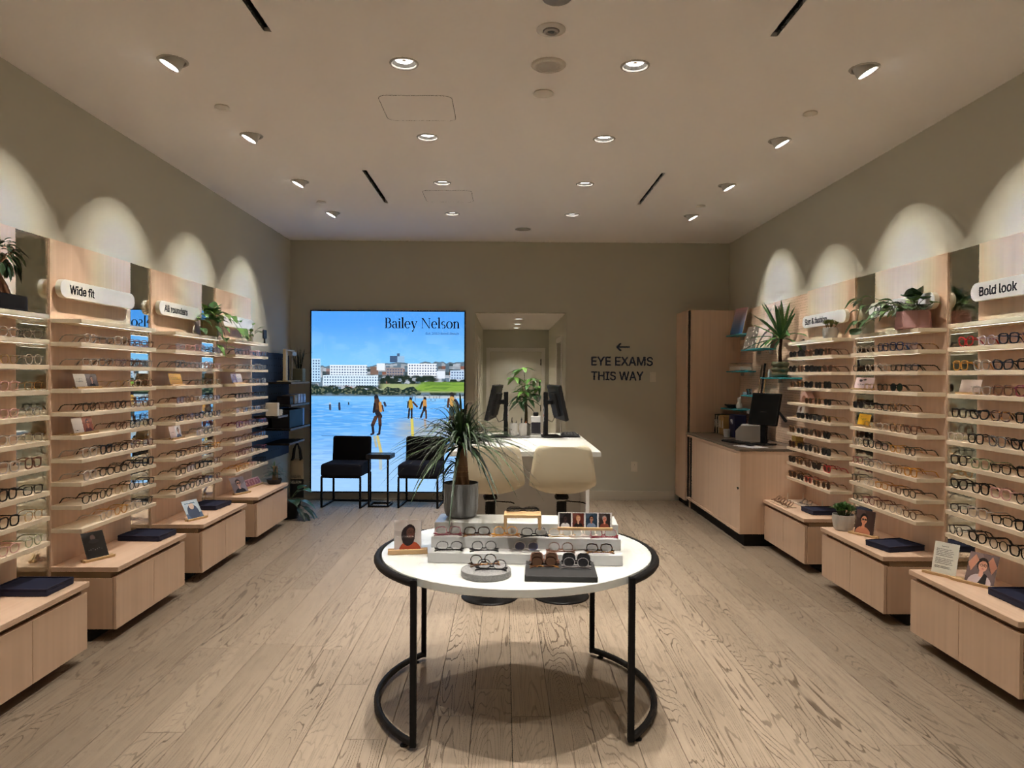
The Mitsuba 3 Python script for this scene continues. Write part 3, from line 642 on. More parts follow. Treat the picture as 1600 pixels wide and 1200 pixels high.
def _glyph(ch):
    X = .47
    if ch == 'B': return unary_union([_stem(.12, 0, .70, 'tb'), _arc(.25, .53, .145, .155, -90, 90, TH, TK), _arc(.27, .19, .175, .178, -90, 90, TH, TK), sbox(.1, .67, .26, .70), sbox(.1, .36, .28, .385), sbox(.1, 0, .28, .028)]), .50
    if ch == 'N': return unary_union([_stem(.11, 0, .70, 'tb', .035), _stem(.60, 0, .70, 't', .035), Polygon([(.06, .70), (.17, .70), (.618, 0), (.56, 0)])]), .71
    if ch == 'i': return unary_union([_stem(.10, 0, X, 'bl'), Point(.10, .61).buffer(.055)]), .21
    if ch == 'l': return _stem(.10, 0, .74, 'bl'), .21
    if ch == 'a': return unary_union([_arc(.19, .30, .125, .165, 15, 165, TH, TK), sbox(.268, .06, .355, .33), _arc(.19, .135, .13, .125, 60, 300, TH, TK), _arc(.38, .07, .065, .06, 180, 290, TH, .08), sbox(.18, .245, .31, .268)]), .43
    if ch == 'e': return unary_union([_arc(.22, .235, .165, .235, 0, 315, TH, TK), sbox(.08, .25, .41, .278)]), .45
    if ch == 'y': return unary_union([_line(.07, X, .235, .02, .095), _line(.40, X, .16, -.20, .034), Point(.12, -.19).buffer(.045), sbox(.01, X - TH, .17, X), sbox(.32, X - TH, .46, X)]), .46
    if ch == 's': return unary_union([_arc(.18, .345, .105, .125, 40, 270, TH, .08), _arc(.18, .122, .115, .122, -130, 90, TH, .08)]), .36
    if ch == 'o': return _arc(.235, .235, .185, .235, 0, 360, TH, TK), .47
    if ch == 'n': return unary_union([_stem(.11, 0, X, 'bl'), _arc(.255, .29, .12, .175, 0, 150, TH, .085), _stem(.375, 0, .31, 'b')]), .49
    return None, .22
def serif_text(s, cap):
    x, ms = 0, []
    for ch in s:
        g, adv = _glyph(ch)
        if g is not None: ms.append(affinity.translate(g, x, 0))
        x += adv + .012
    return affinity.scale(unary_union(ms), cap / .70, cap / .70, origin=(0, 0)), x * cap / .70
g, wtxt = serif_text('Bailey Nelson', .118)
want = .862; g = affinity.scale(g, want / (g.bounds[2] - g.bounds[0]), 1, origin=(g.bounds[0], 0))
obj('lettering', xf(extrude(g, .002), frame((-1.378 - g.bounds[0], YB - .0385, 1.985), (1, 0, 0), (0, 0, 1))), LETTER, lb)
lettering(lb, 'Est. 2012 Bondi Beach', .026, frame((-.526, YB - .0385, 1.912), (1, 0, 0), (0, 0, 1)), M((.02, .07, .17), .6), .001, center='r', name='small_lettering')

# ---------------------------------------------------------------- back wall: lettering, switches
k = thing('wall_lettering', 'dark blue wall lettering EYE EXAMS THIS WAY under a left-pointing arrow', 'sign')
WM = lambda x, z: frame((x, YB - .0003, z), (1, 0, 0), (0, 0, 1))
def wall_word(s, x0, x1, z0, cap):
    m = text(s, cap, .006, True); b = m.bounds; sc = (x1 - x0) / (b[1][0] - b[0][0]); m.apply_scale([sc, 1, 1]); m.apply_translation([-m.bounds[0][0], 0, 0])
    m.apply_transform(WM(x0, z0)); return m
NAVYINK = M((.014, .022, .045), .5)
obj('word', wall_word('EYE EXAMS', 1.014, 1.733, 1.570, .098), NAVYINK, k); obj('word', wall_word('THIS WAY', 1.014, 1.622, 1.399, .098), NAVYINK, k)
ar = unary_union([sbox(.012, -.008, .158, .008), LineString([(.055, .044), (.008, 0), (.055, -.044)]).buffer(.009, join_style='mitre', cap_style='flat')])
obj('arrow', xf(extrude(ar, .006), WM(1.304, 1.784)), NAVYINK, k)
def plate(name, label, cat_, x, z, w, h, bits):
    k = thing(name, label, cat_)
    obj('plate', xf(extrude(rrect(w, h, .006), .006), WM(x, z)), M((.60, .56, .47), .4), k)
    for nm, bx0, bz0, bw, bh, mat in bits: obj(nm, xf(extrude(rrect(bw, bh, .003), .004), frame((x + bx0, YB - .0066, z + bz0), (1, 0, 0), (0, 0, 1))), mat, k)
PL = M((.62, .58, .49), .35); SLOT = M((.03, .03, .03), .6)
plate('light_switch', 'small beige light switch right of the eye exams lettering', 'light switch', 1.734, 1.436, .070, .115, [('rocker', 0, 0, .033, .066, PL)])
plate('wall_socket', 'beige power outlet low on the back wall left of the tall cabinet', 'power outlet', 1.524, .392, .075, .115, [('outlet_face', 0, .024, .034, .03, PL), ('outlet_face', 0, -.024, .034, .03, PL), ('slots', 0, .024, .006, .012, SLOT), ('slots', 0, -.024, .006, .012, SLOT)])
plate('wall_thermostat', 'beige thermostat between the beach lightbox and the hallway', 'thermostat', -.392, 1.106, .085, .085, [('display', 0, .012, .05, .025, M((.35, .34, .30), .3))])

# ---------------------------------------------------------------- waiting chairs and side table in front of the lightbox
FAB, FABS = M((.006, .006, .008), .85, .15), M((.011, .012, .020), .9, .15)
def rounded(x0, x1, y0, y1, z0, z1, r, n=3):
    """A box with rounded edges: a subdivided cube pulled in to a fillet."""
    g = np.array(sorted({-1., 1.} | {s * (1 - q) for s in (-1, 1) for q in (.35, .7, 1 - 1e-9)} - {0.}))
    c = trimesh.creation.box((2, 2, 2)); lo, hi = np.array([x0, y0, z0]), np.array([x1, y1, z1]); h = (hi - lo) / 2
    V, F = [], []
    ts = [np.concatenate([-h[a] + r * (1 - np.cos(np.linspace(0, np.pi / 2, n + 1))), h[a] - r * (1 - np.cos(np.linspace(np.pi / 2, 0, n + 1)))]) for a in range(3)]
    m = 2 * n + 2
    for a in range(3):
        b, d = (a + 1) % 3, (a + 2) % 3
        for s in (-1, 1):
            base = len(V)
            for i in range(m):
                for j in range(m):
                    p = np.zeros(3); p[a] = s * h[a]; p[b] = ts[b][i]; p[d] = ts[d][j]; V.append(p)
            for i in range(m - 1):
                for j in range(m - 1):
                    q = [base + i * m + j, base + (i + 1) * m + j, base + (i + 1) * m + j + 1, base + i * m + j + 1]
                    if s < 0: q = q[::-1]
                    F += [[q[0], q[1], q[2]], [q[0], q[2], q[3]]]
    V = np.array(V); core = np.clip(V, -(h - r), h - r); d = V - core; l = np.linalg.norm(d, axis=1, keepdims=True)
    V = np.where(l > 1e-9, core + d / np.maximum(l, 1e-9) * r, V) + (lo + hi) / 2
    t = trimesh.Trimesh(V, F, process=False); t.merge_vertices(); return t
def waiting_chair(x, y, rot, label):
    k = thing('waiting_chair', label, 'chair', 'waiting chairs before the lightbox')
    m = tr(x, y, 0, rot)
    w, dpt, b = .225, .44, .020
    obj('seat', xf(rounded(-w, w, -.02, dpt, .335, .478, .035), m), FABS, k, smooth=40)
    back = xf(rounded(-w + .006, w - .006, -.035, .035, 0, .31, .025), tr(0, dpt - .03, .435) @ rx(-6))
    obj('backrest', xf(back, m), FAB, k, smooth=40)
    for s in (-1, 1):
        obj('leg', xf(bar([(s * (w - .012), .0, .34), (s * (w - .012), .0, .0095), (s * (w - .012), dpt - .02, .0095), (s * (w - .012), dpt - .02, .34)], b * .9), m), BLACKM, k)
    obj('stretcher', xf(bar([(-w + .02, dpt - .02, .0095), (w - .02, dpt - .02, .0095)], b * .9), m), BLACKM, k)
    obj('seat_rail', xf(cat([bar([(-w + .012, 0, .335), (w - .012, 0, .335)], b), bar([(-w + .012, dpt - .02, .335), (w - .012, dpt - .02, .335)], b)]), m), BLACKM, k)
waiting_chair(-1.760, 7.63, -4, 'black upholstered chair on thin metal legs, left of the small side table')
waiting_chair(-.925, 7.62, -4, 'black upholstered chair partly behind the ponytail palm on the round table')
k = thing('side_table', 'small black square side table between the two black chairs', 'side table')
m = tr(-1.36, 7.78, 0, -4)
obj('table_top', xf(box(-.135, .135, -.115, .125, .525, .575, .004), m), M((.02, .02, .022), .35), k)
obj('frame', xf(cat([bar([(-.105, -.09, .53), (-.105, -.09, .0095), (.105, -.09, .0095), (.105, -.09, .53)], .018), bar([(-.105, -.09, .0095), (-.105, .11, .0095), (.105, .11, .0095), (.105, -.09, .0095)], .018)]), m), BLACKM, k)

# ---------------------------------------------------------------- consulting desk, shell stools
DZ = .90
dk = thing('consulting_desk', 'white consulting desk with thick pale top behind two cream shell stools', 'desk')
obj('desk_top', box(-.395, .705, 5.07, 6.70, DZ - .038, DZ, .003), 'marble', dk)
obj('side_panel', box(.600, .626, 5.11, 6.66, .001, DZ - .039), M((.62, .61, .60), .45), dk)
obj('side_panel', box(-.316, -.29, 5.11, 6.66, .001, DZ - .039), M((.62, .61, .60), .45), dk)
obj('front_panel', box(-.289, .599, 5.46, 5.485, .001, DZ - .039), M((.50, .49, .48), .5), dk)
def shell_stool(x, y, rot, label):
    k = thing('shell_stool', label, 'stool', 'cream shell stools at the desk')
    nu, nv = 20, 30
    prof = [(.40, .690), (.34, .682), (.25, .676), (.16, .678), (.09, .690), (.04, .715), (.012, .755), (-.004, .81), (-.016, .87), (-.026, .93), (-.034, .985), (-.036, 1.012)]
    wid = [.150, .185, .205, .212, .214, .214, .213, .206, .197, .188, .176, .140]
    pr_ = np.array(prof); s = np.linspace(0, len(prof) - 1, nv); P = np.column_stack([np.interp(s, np.arange(len(prof)), pr_[:, i]) for i in (0, 1)])
    ker = np.array([1, 2, 3, 2, 1]) / 9.; 
    for _ in range(2):
        Pp = np.vstack([P[:1]] * 2 + [P] + [P[-1:]] * 2); P = np.column_stack([np.convolve(Pp[:, i], ker, 'valid') for i in (0, 1)])
    W = np.interp(s, np.arange(len(wid)), wid)
    Tn = np.gradient(P, axis=0); Tn /= np.linalg.norm(Tn, axis=1, keepdims=True); Nn = np.column_stack([-Tn[:, 1], Tn[:, 0]]); Nn *= -1
    V = []
    for side in (0, 1):
        for q in range(nv):
            for i in range(nu):
                u = -1 + 2 * i / (nu - 1)
                up = .055 * abs(u) ** 2.6 * (1 if s[q] < 4 else 1.0)
                off = Nn[q] * (up - .004 + .010 * side)
                V.append([W[q] * u * (1 - .02 * side), P[q, 0] + off[0], P[q, 1] + off[1]])
    F = []; n1 = nu * nv
    for q in range(nv - 1):
        for i in range(nu - 1):
            a, b, c_, d = q * nu + i, q * nu + i + 1, (q + 1) * nu + i + 1, (q + 1) * nu + i
            F += [[a, b, c_], [a, c_, d], [n1 + a, n1 + c_, n1 + b], [n1 + a, n1 + d, n1 + c_]]
    loop = [i for i in range(nu)] + [q * nu + nu - 1 for q in range(1, nv)] + [(nv - 1) * nu + i for i in range(nu - 2, -1, -1)] + [q * nu for q in range(nv - 2, 0, -1)]
    for a, b in zip(loop, loop[1:] + loop[:1]): F += [[a, n1 + a, n1 + b], [a, n1 + b, b]]
    sh = trimesh.Trimesh(V, F, process=False); sh.fix_normals()
    m = tr(x, y, 0, rot)
    obj('shell', xf(sh, m), M((.53, .475, .355), .5), k, smooth=50)
    obj('stem', xf(lathe([(0, .02), (.033, .02), (.033, .62), (.0, .62)], 20, (0, .19, 0)), m), BLACKM, k, smooth=40)
    obj('underframe', xf(box(-.045, .045, .145, .235, .640, .668, .01), m), BLACK, k)
    obj('lever', xf(tube([(.02, .16, .632), (.13, .10, .634), (.15, .09, .628)], .004, 8), m), BLACKM, k)
    obj('base_disc', xf(lathe([(0, .001), (.184, .001), (.186, .006), (.180, .012), (.05, .026), (.0, .027)], 40, (0, .19, 0)), m), M((.012, .012, .013), .4), k, smooth=30)
shell_stool(-.072, 4.40, 4, 'cream shell stool on a black column, behind the grey plant pot')
shell_stool(.376, 4.42, -2, 'cream shell stool on a black column, behind the row of portrait cards')

# ---------------------------------------------------------------- round display table
TC, TZ, TR = (.060, 3.165), .665, .598
tb = thing('round_display_table', 'round white display table on a black tube frame in the middle of the floor', 'table')
obj('table_top', lathe([(0, TZ - .032), (TR - .002, TZ - .032), (TR, TZ - .030), (TR, TZ - .002), (TR - .002, TZ), (0, TZ)], 128, (TC[0], TC[1], 0)), 'marble', tb, smooth=30)
def arc_pts(r, a0, a1, z, n=40): return [(TC[0] + r * math.cos(math.radians(a0 + (a1 - a0) * i / n)), TC[1] + r * math.sin(math.radians(a0 + (a1 - a0) * i / n)), z) for i in range(n + 1)]
RR = TR + .0165
for a0, a1 in ((138.5, 229.0), (-43.5, 49.0)):
    fr_ = obj('frame_loop', tube(arc_pts(RR, a0, a1, TZ - .0175), .0168, 12), BLACKM, tb, smooth=40)
    obj('floor_arc', tube(arc_pts(RR, a0, a1, .028), .0145, 12), BLACKM, tb, smooth=40)
    for a in (a0, a1):
        x, y, _ = arc_pts(RR, a, a, 0, 1)[0]
        obj('leg', bar([(x, y, .016), (x, y, TZ - .004)], .024), BLACKM, tb)
        d = 5 if a == a0 else -5
        xx, yy, _ = arc_pts(RR, a + d, a + d, 0, 1)[0]
        obj('levelling_foot', lathe([(0, .001), (.016, .001), (.016, .006), (.006, .008), (.006, .018), (0, .018)], 16, (xx, yy, 0)), BLACK, tb)
RA = -3.25                                         # the stepped riser stands slightly turned
RO = tr(.090, 2.908, TZ, RA)
rs = thing('stepped_riser', 'white three-step display riser on the round table', 'display riser')
STEP = [(0, .0435), (.086, .0915), (.149, .1395)]
for (d0, z1), hw in zip(STEP, (.4045, .405, .400)):
    z0 = {.0435: .0005, .0915: .0438, .1395: .0918}[z1]
    obj('step', xf(box(-hw, hw, d0, .338, z0, z1, .0015), RO), 'marble' if z1 > .13 else WHITE, rs)
def on_step(i, x, y): return RO @ tr(x, y, STEP[i][1] + .0008)
GT = 'eyewear on the round table'
def tg(i, x, y, style, col, rot, label, sun=None): glasses(style, col, on_step(i, x, y, ) @ tr(0, 0, 0, rot * .6, .88), label, GT, sun, folded=True)
for x, col, st, rot, lab, sun in ((-.320, 'black', 'oval', 3, 'black oval glasses, leftmost on the lowest riser step', None), (-.172, 'black', 'round', 9, 'thin black round glasses, second on the lowest riser step', None), (.005, 'silver', 'round', -6, 'round sunglasses with bluish lenses in the middle of the lowest riser step', 'bluish'),
                                  (.150, 'brown', 'round', -2, 'thin dark round glasses left of the octagonal pair, lowest riser step', None), (.312, 'tortoise', 'octagonal', 2, 'tortoise octagonal glasses at the right end of the lowest riser step', None)):
    tg(0, x, .040, st, col, rot, lab, sun)
for x, col, st, rot, lab in ((-.335, 'burgundy', 'oval', 12, 'dark burgundy oval glasses, leftmost on the middle riser step'), (-.210, 'tortoise', 'oval', 10, 'dark tortoise oval glasses, second on the middle riser step'), (-.085, 'amber', 'round', 8, 'reddish amber round glasses, third on the middle riser step'),
                             (.038, 'black', 'oval', 14, 'black oval glasses in the middle of the middle riser step'), (.155, 'gold', 'wire', 12, 'thin gold wire glasses on the middle riser step'), (.250, 'clear', 'oval', 14, 'clear oval glasses on the middle riser step'), (.405 - .02, 'burgundy', 'rectangular', 4, 'dark burgundy rectangular glasses, rightmost on the middle riser step')):
    tg(1, x if x < .33 else .335, .112, st, col, rot, lab)
sd = single('stone_disc', lathe([(0, .0005), (.096, .0005), (.098, .003), (.098, .024), (.096, .026), (0, .026)], 64, (-.066, 2.752, TZ)), 'stone', 'round grey stone disc carrying two pairs of glasses', 'stone disc', smooth=30)
GM = lambda x, y, z, rot: tr(x, y, z, rot, .9)
glasses('round', 'tortoise', GM(-.075, 2.800, TZ + .027, 14), 'tortoise round glasses at the back of the grey stone disc', GT, folded=True)
glasses('oval', 'black', GM(-.045, 2.735, TZ + .027, -6), 'black oval glasses at the front of the grey stone disc', GT, folded=True)
k = thing('slate_block', 'black slate block carrying two pairs of sunglasses', 'slate block')
sl = tr(.226, 2.755, TZ, -3)
obj('block', xf(box(-.138, .138, -.095, .125, .0008, .022, .002), sl), M((.022, .022, .023), .6), k)
glasses('round', 'tortoise', sl @ tr(-.064, .030, .0235, 3, .86), 'dark tortoise round sunglasses at the left of the black slate block', GT, 'brown', folded=True)
glasses('round', 'grey', sl @ tr(.062, .022, .0235, -4, .86), 'mottled grey round sunglasses at the right of the black slate block', GT, 'dark', folded=True)
glasses('square', 'black', sl @ tr(.066, .082, .0235, -2, .86), 'black square sunglasses behind the mottled grey pair on slate', GT, 'dark', folded=True)
glasses('square', 'brown', sl @ tr(-.062, .090, .0235, 5, .86), 'brown square sunglasses behind the tortoise pair on slate', GT, 'brown', folded=True)

# printed cards: flat shapes in card coordinates (w x h metres, origin bottom left), one print mesh with a colour per vertex
def print_mesh(items):
    ms, cs = [], []
    for q, (poly, col) in enumerate(items):
        if poly.is_empty: continue
        m = flat(poly, .0002 + q * .00004); ms.append(m); cs.append(np.tile(srgb(*col), (len(m.vertices), 1)))
    return cat(ms), np.vstack(cs)
def portrait(w, h, bg, skin, hair, top, x=.5, sun=False, long_hair=False, specs=True):
    c = sbox(0, 0, w, h); U = min(w, h)
    cx, cy = w * x, h * .60
    it = [(c, bg), (ellipse(w * .2, h * .85, w * .3, h * .2).intersection(c), tuple(min(255, v + 22) for v in bg)), (ellipse(cx, h * .05, U * .40, h * .28).intersection(c), top), (sbox(cx - U * .07, h * .25, cx + U * .07, h * .5), skin)]
    if long_hair: it.append((ellipse(cx - U * .07, cy - h * .10, U * .25, h * .32).intersection(c), hair))
    it += [(ellipse(cx, cy + h * .05, U * .20, h * .215).intersection(c), hair), (ellipse(cx + U * .02, cy - h * .01, U * .155, h * .175).intersection(c), skin)]
    e = U * .058
    for s in (-1, 1):
        if sun: it.append((ellipse(cx + U * .03 + s * e * 1.15, cy + h * .02, e * .98, e * .8), (18, 16, 18)))
        elif specs: it.append((ellipse(cx + U * .03 + s * e * 1.15, cy + h * .02, e, e * .85).difference(ellipse(cx + U * .03 + s * e * 1.15, cy + h * .02, e * .72, e * .6)), (40, 26, 22)))
    it += [(ellipse(cx + U * .035, cy - h * .045, U * .014, h * .02), tuple(int(v * .75) for v in skin)), (ellipse(cx + U * .03, cy - h * .095, U * .042, h * .013), (146, 70, 66))]
    return it
def text_lines(w, h, bg, ink, rows, x0=.12, x1=.88):
    it = [(sbox(0, 0, w, h), bg)]
    for y, a, b in rows: it.append((sbox(w * (x0 + a * (x1 - x0)), h * y, w * (x0 + b * (x1 - x0)), h * (y + .022)), ink))
    return it
def card(label, w, h, items, Mx, group='printed cards', thick=.0012):
    """Card standing on its lower edge at the origin of Mx, facing -y, leaning back."""
    k = thing('printed_card', label, 'card', group)
    base = Mx @ tr(-w / 2, 0, .0008) @ rx(90)
    obj('board', xf(box(0, w, 0, h, -thick, 0, 0), base), M((.66, .65, .62), .5), k)
    m, c = print_mesh(items)
    obj('print', xf(m, base), 'print', k, color=c)
    return k
def holder(label, L, Mx, mat=OAKLIGHT, h=.014, d=.030):
    """Slotted wooden bar lying along x."""
    k = thing('card_holder', label, 'card holder', 'wooden card holders')
    a = box(-L / 2, L / 2, -.006 - d * .5, -.006, .0006, h, .001); b = box(-L / 2, L / 2, .004, .004 + d * .5, .0006, h, .001); c = box(-L / 2 + .0005, L / 2 - .0005, -.0062, .0042, .0006, h * .35, 0)
    obj('bar', xf(cat([a, b, c]), Mx), mat, k)
def stand_card(label, hlabel, w, h, items, x, y, z, rot, L=None, lean=-12, hh=.014):
    Mx = tr(x, y, z, rot)
    holder(hlabel, L or w * 1.15, Mx, h=hh)
    card(label, w, h, items, Mx @ tr(0, -.0005, hh * .35 + .0006) @ rx(lean))
# portraits and stand on the table
w_, h_ = .118, .136
it = portrait(w_, h_, (206, 196, 192), (84, 54, 46), (34, 26, 28), (150, 66, 44), .58, long_hair=True)
stand_card('portrait card of a long-haired person in an orange-brown top, beside the white riser', 'wooden holder under the portrait card at the left of the white riser', w_, h_, it, -.418, 3.085, TZ, 8, L=.172, lean=-8, hh=.020)
pc = [q for q in labels if q.startswith('printed_card')][-1]
mm = text('BAILEY NELSON', .0055, .0003); mm.apply_scale([.072 / (mm.bounds[1][0] - mm.bounds[0][0]), 1, 1]); mm.apply_translation([.012 - mm.bounds[0][0], .062, .0008])
obj('lettering', xf(mm, tr(-.418, 3.085, TZ, 8) @ tr(0, -.0005, .020 * .35 + .0006) @ rx(-8) @ tr(-w_ / 2, 0, .0008) @ rx(90)), M((.75, .74, .73), .5), pc)
w_, h_ = .225, .066; it = [(sbox(0, 0, w_, h_), (222, 222, 224))]
for q, (bg, sk, hr_, tp, kw) in enumerate((((28, 24, 26), (60, 44, 42), (20, 18, 20), (232, 232, 236), {}), ((84, 40, 34), (206, 160, 136), (170, 120, 80), (24, 22, 26), {}), ((40, 56, 74), (160, 112, 90), (24, 20, 22), (120, 140, 170), {'sun': True}), ((44, 34, 34), (200, 130, 110), (150, 140, 140), (120, 60, 50), {}))):
    sub = portrait(.0475, .058, bg, sk, hr_, tp, .5, **kw)
    it += [(affinity.translate(p, .0065 + q * .0545, .004), c) for p, c in sub]
Mx = on_step(2, .250, .040)
holder('wooden holder under the strip of four portraits', .228, Mx, h=.012, d=.026)
card('white card strip with four small portraits of people in glasses', w_, h_, it, Mx @ tr(0, -.0005, .0048) @ rx(-6))
k = thing('wooden_riser_stand', 'small open wooden stand on the top step of the white riser', 'display stand')
Mx = on_step(2, -.012, .058) @ tr(0, 0, 0, 2)
obj('top', xf(box(-.078, .078, -.045, .05, .050, .062, .001), Mx), OAKLIGHT, k)
for s in (-1, 1): obj('side', xf(box(s * .078, s * .066, -.045, .05, .0004, .0498, .001), Mx), OAKLIGHT, k)
glasses('rectangular', 'black', Mx @ tr(.002, .012, .0662, 2) @ rx(-34), 'black rectangular glasses on the small wooden stand', GT, folded=True)

# ---------------------------------------------------------------- plants
def green(c, r=.4): return M(srgb(*c), r, .4)
CLIP, CLIPZ = [-9., 9.], [9., 9., 0.]
def leaf_mesh(base, d, L, W, droop=.3, shape='lance', fold=.25, n=7, up=(0, 0, 1)):
    """One leaf: a folded blade along a drooping rib, thin but with two faces."""
    d = np.array(d, float); d /= np.linalg.norm(d)
    t = np.linspace(0, 1, n)
    rib = np.array(base, float) + np.outer(t * L, d) + np.outer(-droop * L * t ** 2, [0, 0, 1.])
    tang = np.gradient(rib, axis=0); tang /= np.linalg.norm(tang, axis=1, keepdims=True)
    side = np.cross(tang, np.array(up, float)); bad = np.linalg.norm(side, axis=1) < .05; side[bad] = [1, 0, 0]
    side /= np.linalg.norm(side, axis=1, keepdims=True)
    nrm = np.cross(side, tang)
    if shape == 'heart': w = np.interp(t, [0, .06, .2, .4, .65, .85, 1], [.25, .72, 1, .97, .66, .3, .01])
    elif shape == 'oval': w = np.sin(np.pi * np.clip(t, .02, .985) ** .85) ** .8
    elif shape == 'strap': w = np.interp(t, [0, .15, .5, .8, 1], [.75, 1, .9, .55, .03])
    elif shape == 'sword': w = np.interp(t, [0, .2, .55, .85, 1], [.6, .9, 1, .65, .02])
    else: w = np.interp(t, [0, .25, .5, .8, 1], [.15, .85, 1, .55, .02])
    w = w * W / 2
    rib[:, 0] = np.clip(rib[:, 0], *CLIP)
    V = np.vstack([rib - side * w[:, None] + nrm * (w * fold)[:, None], rib, rib + side * w[:, None] + nrm * (w * fold)[:, None]])
    V[:, 0] = np.clip(V[:, 0], *CLIP)
    on = (V[:, 0] > CLIPZ[0]) & (V[:, 0] < CLIPZ[1]); V[on, 2] = np.maximum(V[on, 2], CLIPZ[2])
    F = []
    for i in range(n - 1):
        for a in (0, 1):
            p, q = a * n + i, (a + 1) * n + i
            F += [[p, q, q + 1], [p, q + 1, p + 1]]
    return trimesh.Trimesh(V, F, process=False)
def soil(key, x, y, z, r): obj('soil', lathe([(0, z + .004), (r * .6, z + .006), (r, z)], 20, (x, y, 0)), M((.035, .024, .016), .9, .1), key)
def sph(a, e): a, e = math.radians(a), math.radians(e); return np.array([math.cos(a) * math.cos(e), math.sin(a) * math.cos(e), math.sin(e)])
def curve(p0, d, L, droop, n=6):
    d = np.array(d, float) / np.linalg.norm(d); t = np.linspace(0, 1, n)
    return np.array(p0, float) + np.outer(t * L, d) - np.outer(droop * L * t ** 2, [0, 0, 1.])
# ponytail palm on the riser
pr = random.Random(3)
PX, PY, PZ = -.193, 3.205, TZ + .1405
k = thing('ponytail_palm', 'ponytail palm with long arching leaves in a grey glazed pot on the riser', 'potted plant')
obj('pot', lathe([(0, .001), (.058, .001), (.066, .006), (.0745, .022), (.078, .045), (.079, .152), (.0785, .1545), (.0745, .1545), (.074, .150), (.0725, .125), (0, .125)], 48, (PX, PY, PZ)), 'glaze_grey', k, smooth=40)
soil(k, PX, PY, PZ + .128, .074)
obj('trunk', lathe([(0, .128), (.036, .128), (.034, .15), (.028, .20), (.0245, .25), (.022, .30), (.014, .335), (0, .34)], 20, (PX + .004, PY, PZ)), M(srgb(96, 70, 50), .85, .2), k, smooth=40)
for z, r in ((.185, .0305), (.205, .0290), (.228, .0270)): obj('bark_ring', lathe([(r - .002, z - .0018), (r, z), (r - .002, z + .0018)], 20, (PX + .004, PY, PZ)), M(srgb(150, 120, 88), .9, .1), k)
G1 = [green((38, 58, 34), .5), green((28, 46, 30), .5), green((54, 76, 44), .5), green((22, 36, 26), .5)]
for i in range(210):
    a = i * 137.5 + pr.uniform(-15, 15); q = (i + .5) / 210
    e = 88 - 80 * q ** 1.1 + pr.uniform(-9, 9)
    L = pr.uniform(.26, .47) * (1.0 - .12 * q)
    base = np.array([PX + .004, PY, PZ + .315 + .03 * (1 - q)]) + .012 * sph(a, 0)
    obj('leaf', leaf_mesh(base, sph(a, e), L, pr.uniform(.010, .016), pr.uniform(.45, 1.05) * (1.0 if e > 40 else .8), 'strap', .3, 12), G1[i % 4], k)
for a, z in ((200, .20), (150, .235), (235, .25), (185, .165)):
    for i in range(7):
        obj('leaf', leaf_mesh(np.array([PX, PY, PZ + z]) + .03 * sph(a, 0), sph(a + pr.uniform(-45, 45), pr.uniform(-30, 45)), pr.uniform(.06, .12), .010, pr.uniform(.3, .9), 'strap', .3, 7), G1[(i + 1) % 4], k)
# pothos with hanging vines on the All rounders shelf
def vine_plant(k, pot_xy, z, r, vines, cols, lw, rnd, crown=14, side=1):
    x, y = pot_xy
    for i in range(crown):
        a, e = rnd.uniform(0, 360), rnd.uniform(22, 82)
        b = np.array([x, y, z]) + np.array([rnd.uniform(-r, r) * .6, rnd.uniform(-r, r) * .6, 0])
        d = sph(a, e); d[0] = d[0] * .6 - .25 * side
        st = curve(b, d, rnd.uniform(.06, .16), .25, 5)
        obj('stem', tube(st, .0016, 5), cols[-1], k)
        d2 = st[-1] - st[-2]; d2[2] -= abs(d2[2]) * .25
        obj('leaf', leaf_mesh(st[-1], d2, rnd.uniform(.8, 1.05) * lw * 1.15, lw * rnd.uniform(.85, 1.1), rnd.uniform(.2, .5), 'heart', .18, 7), cols[rnd.randrange(len(cols) - 1)], k)
    for pts in vines:
        P = np.array(pts, float)
        t = np.linspace(0, len(P) - 1, 4 * len(P)); Q = np.column_stack([np.interp(t, range(len(P)), P[:, i]) for i in range(3)])
        for _ in range(2): Q[1:-1] = (Q[:-2] + 2 * Q[1:-1] + Q[2:]) / 4
        obj('vine', tube(Q, .0018, 5), cols[-1], k)
        for i in range(2, len(Q), 3):
            d = np.array([-side * rnd.uniform(.2, .9), rnd.uniform(-.8, .8), rnd.uniform(-.5, .5)])
            obj('leaf', leaf_mesh(Q[i], d, lw * rnd.uniform(.9, 1.25), lw * rnd.uniform(.8, 1.05), rnd.uniform(.4, 1.0), 'heart', .18, 7), cols[rnd.randrange(len(cols) - 1)], k)
PG = [green((52, 86, 46), .3), green((40, 70, 40), .3), green((72, 110, 54), .3), green((100, 138, 70), .3), green((70, 80, 44), .6)]
zs = SHELF_Z[0]
CLIP[:] = [-2.374, 9.]; CLIPZ[:] = [-2.44, -2.232, SHELF_Z[0] + .002]
k = thing('trailing_pothos', 'bushy trailing pothos in an olive pot at the end of the All rounders shelf', 'potted plant')
px_, py_ = -2.335, 5.62
obj('pot', lathe([(0, .001), (.058, .001), (.066, .008), (.070, .13), (.068, .133), (.064, .132), (.062, .11), (0, .11)], 32, (px_, py_, zs)), M(srgb(138, 130, 100), .6), k, smooth=40)
soil(k, px_, py_, zs + .112, .062)
vr = random.Random(12)
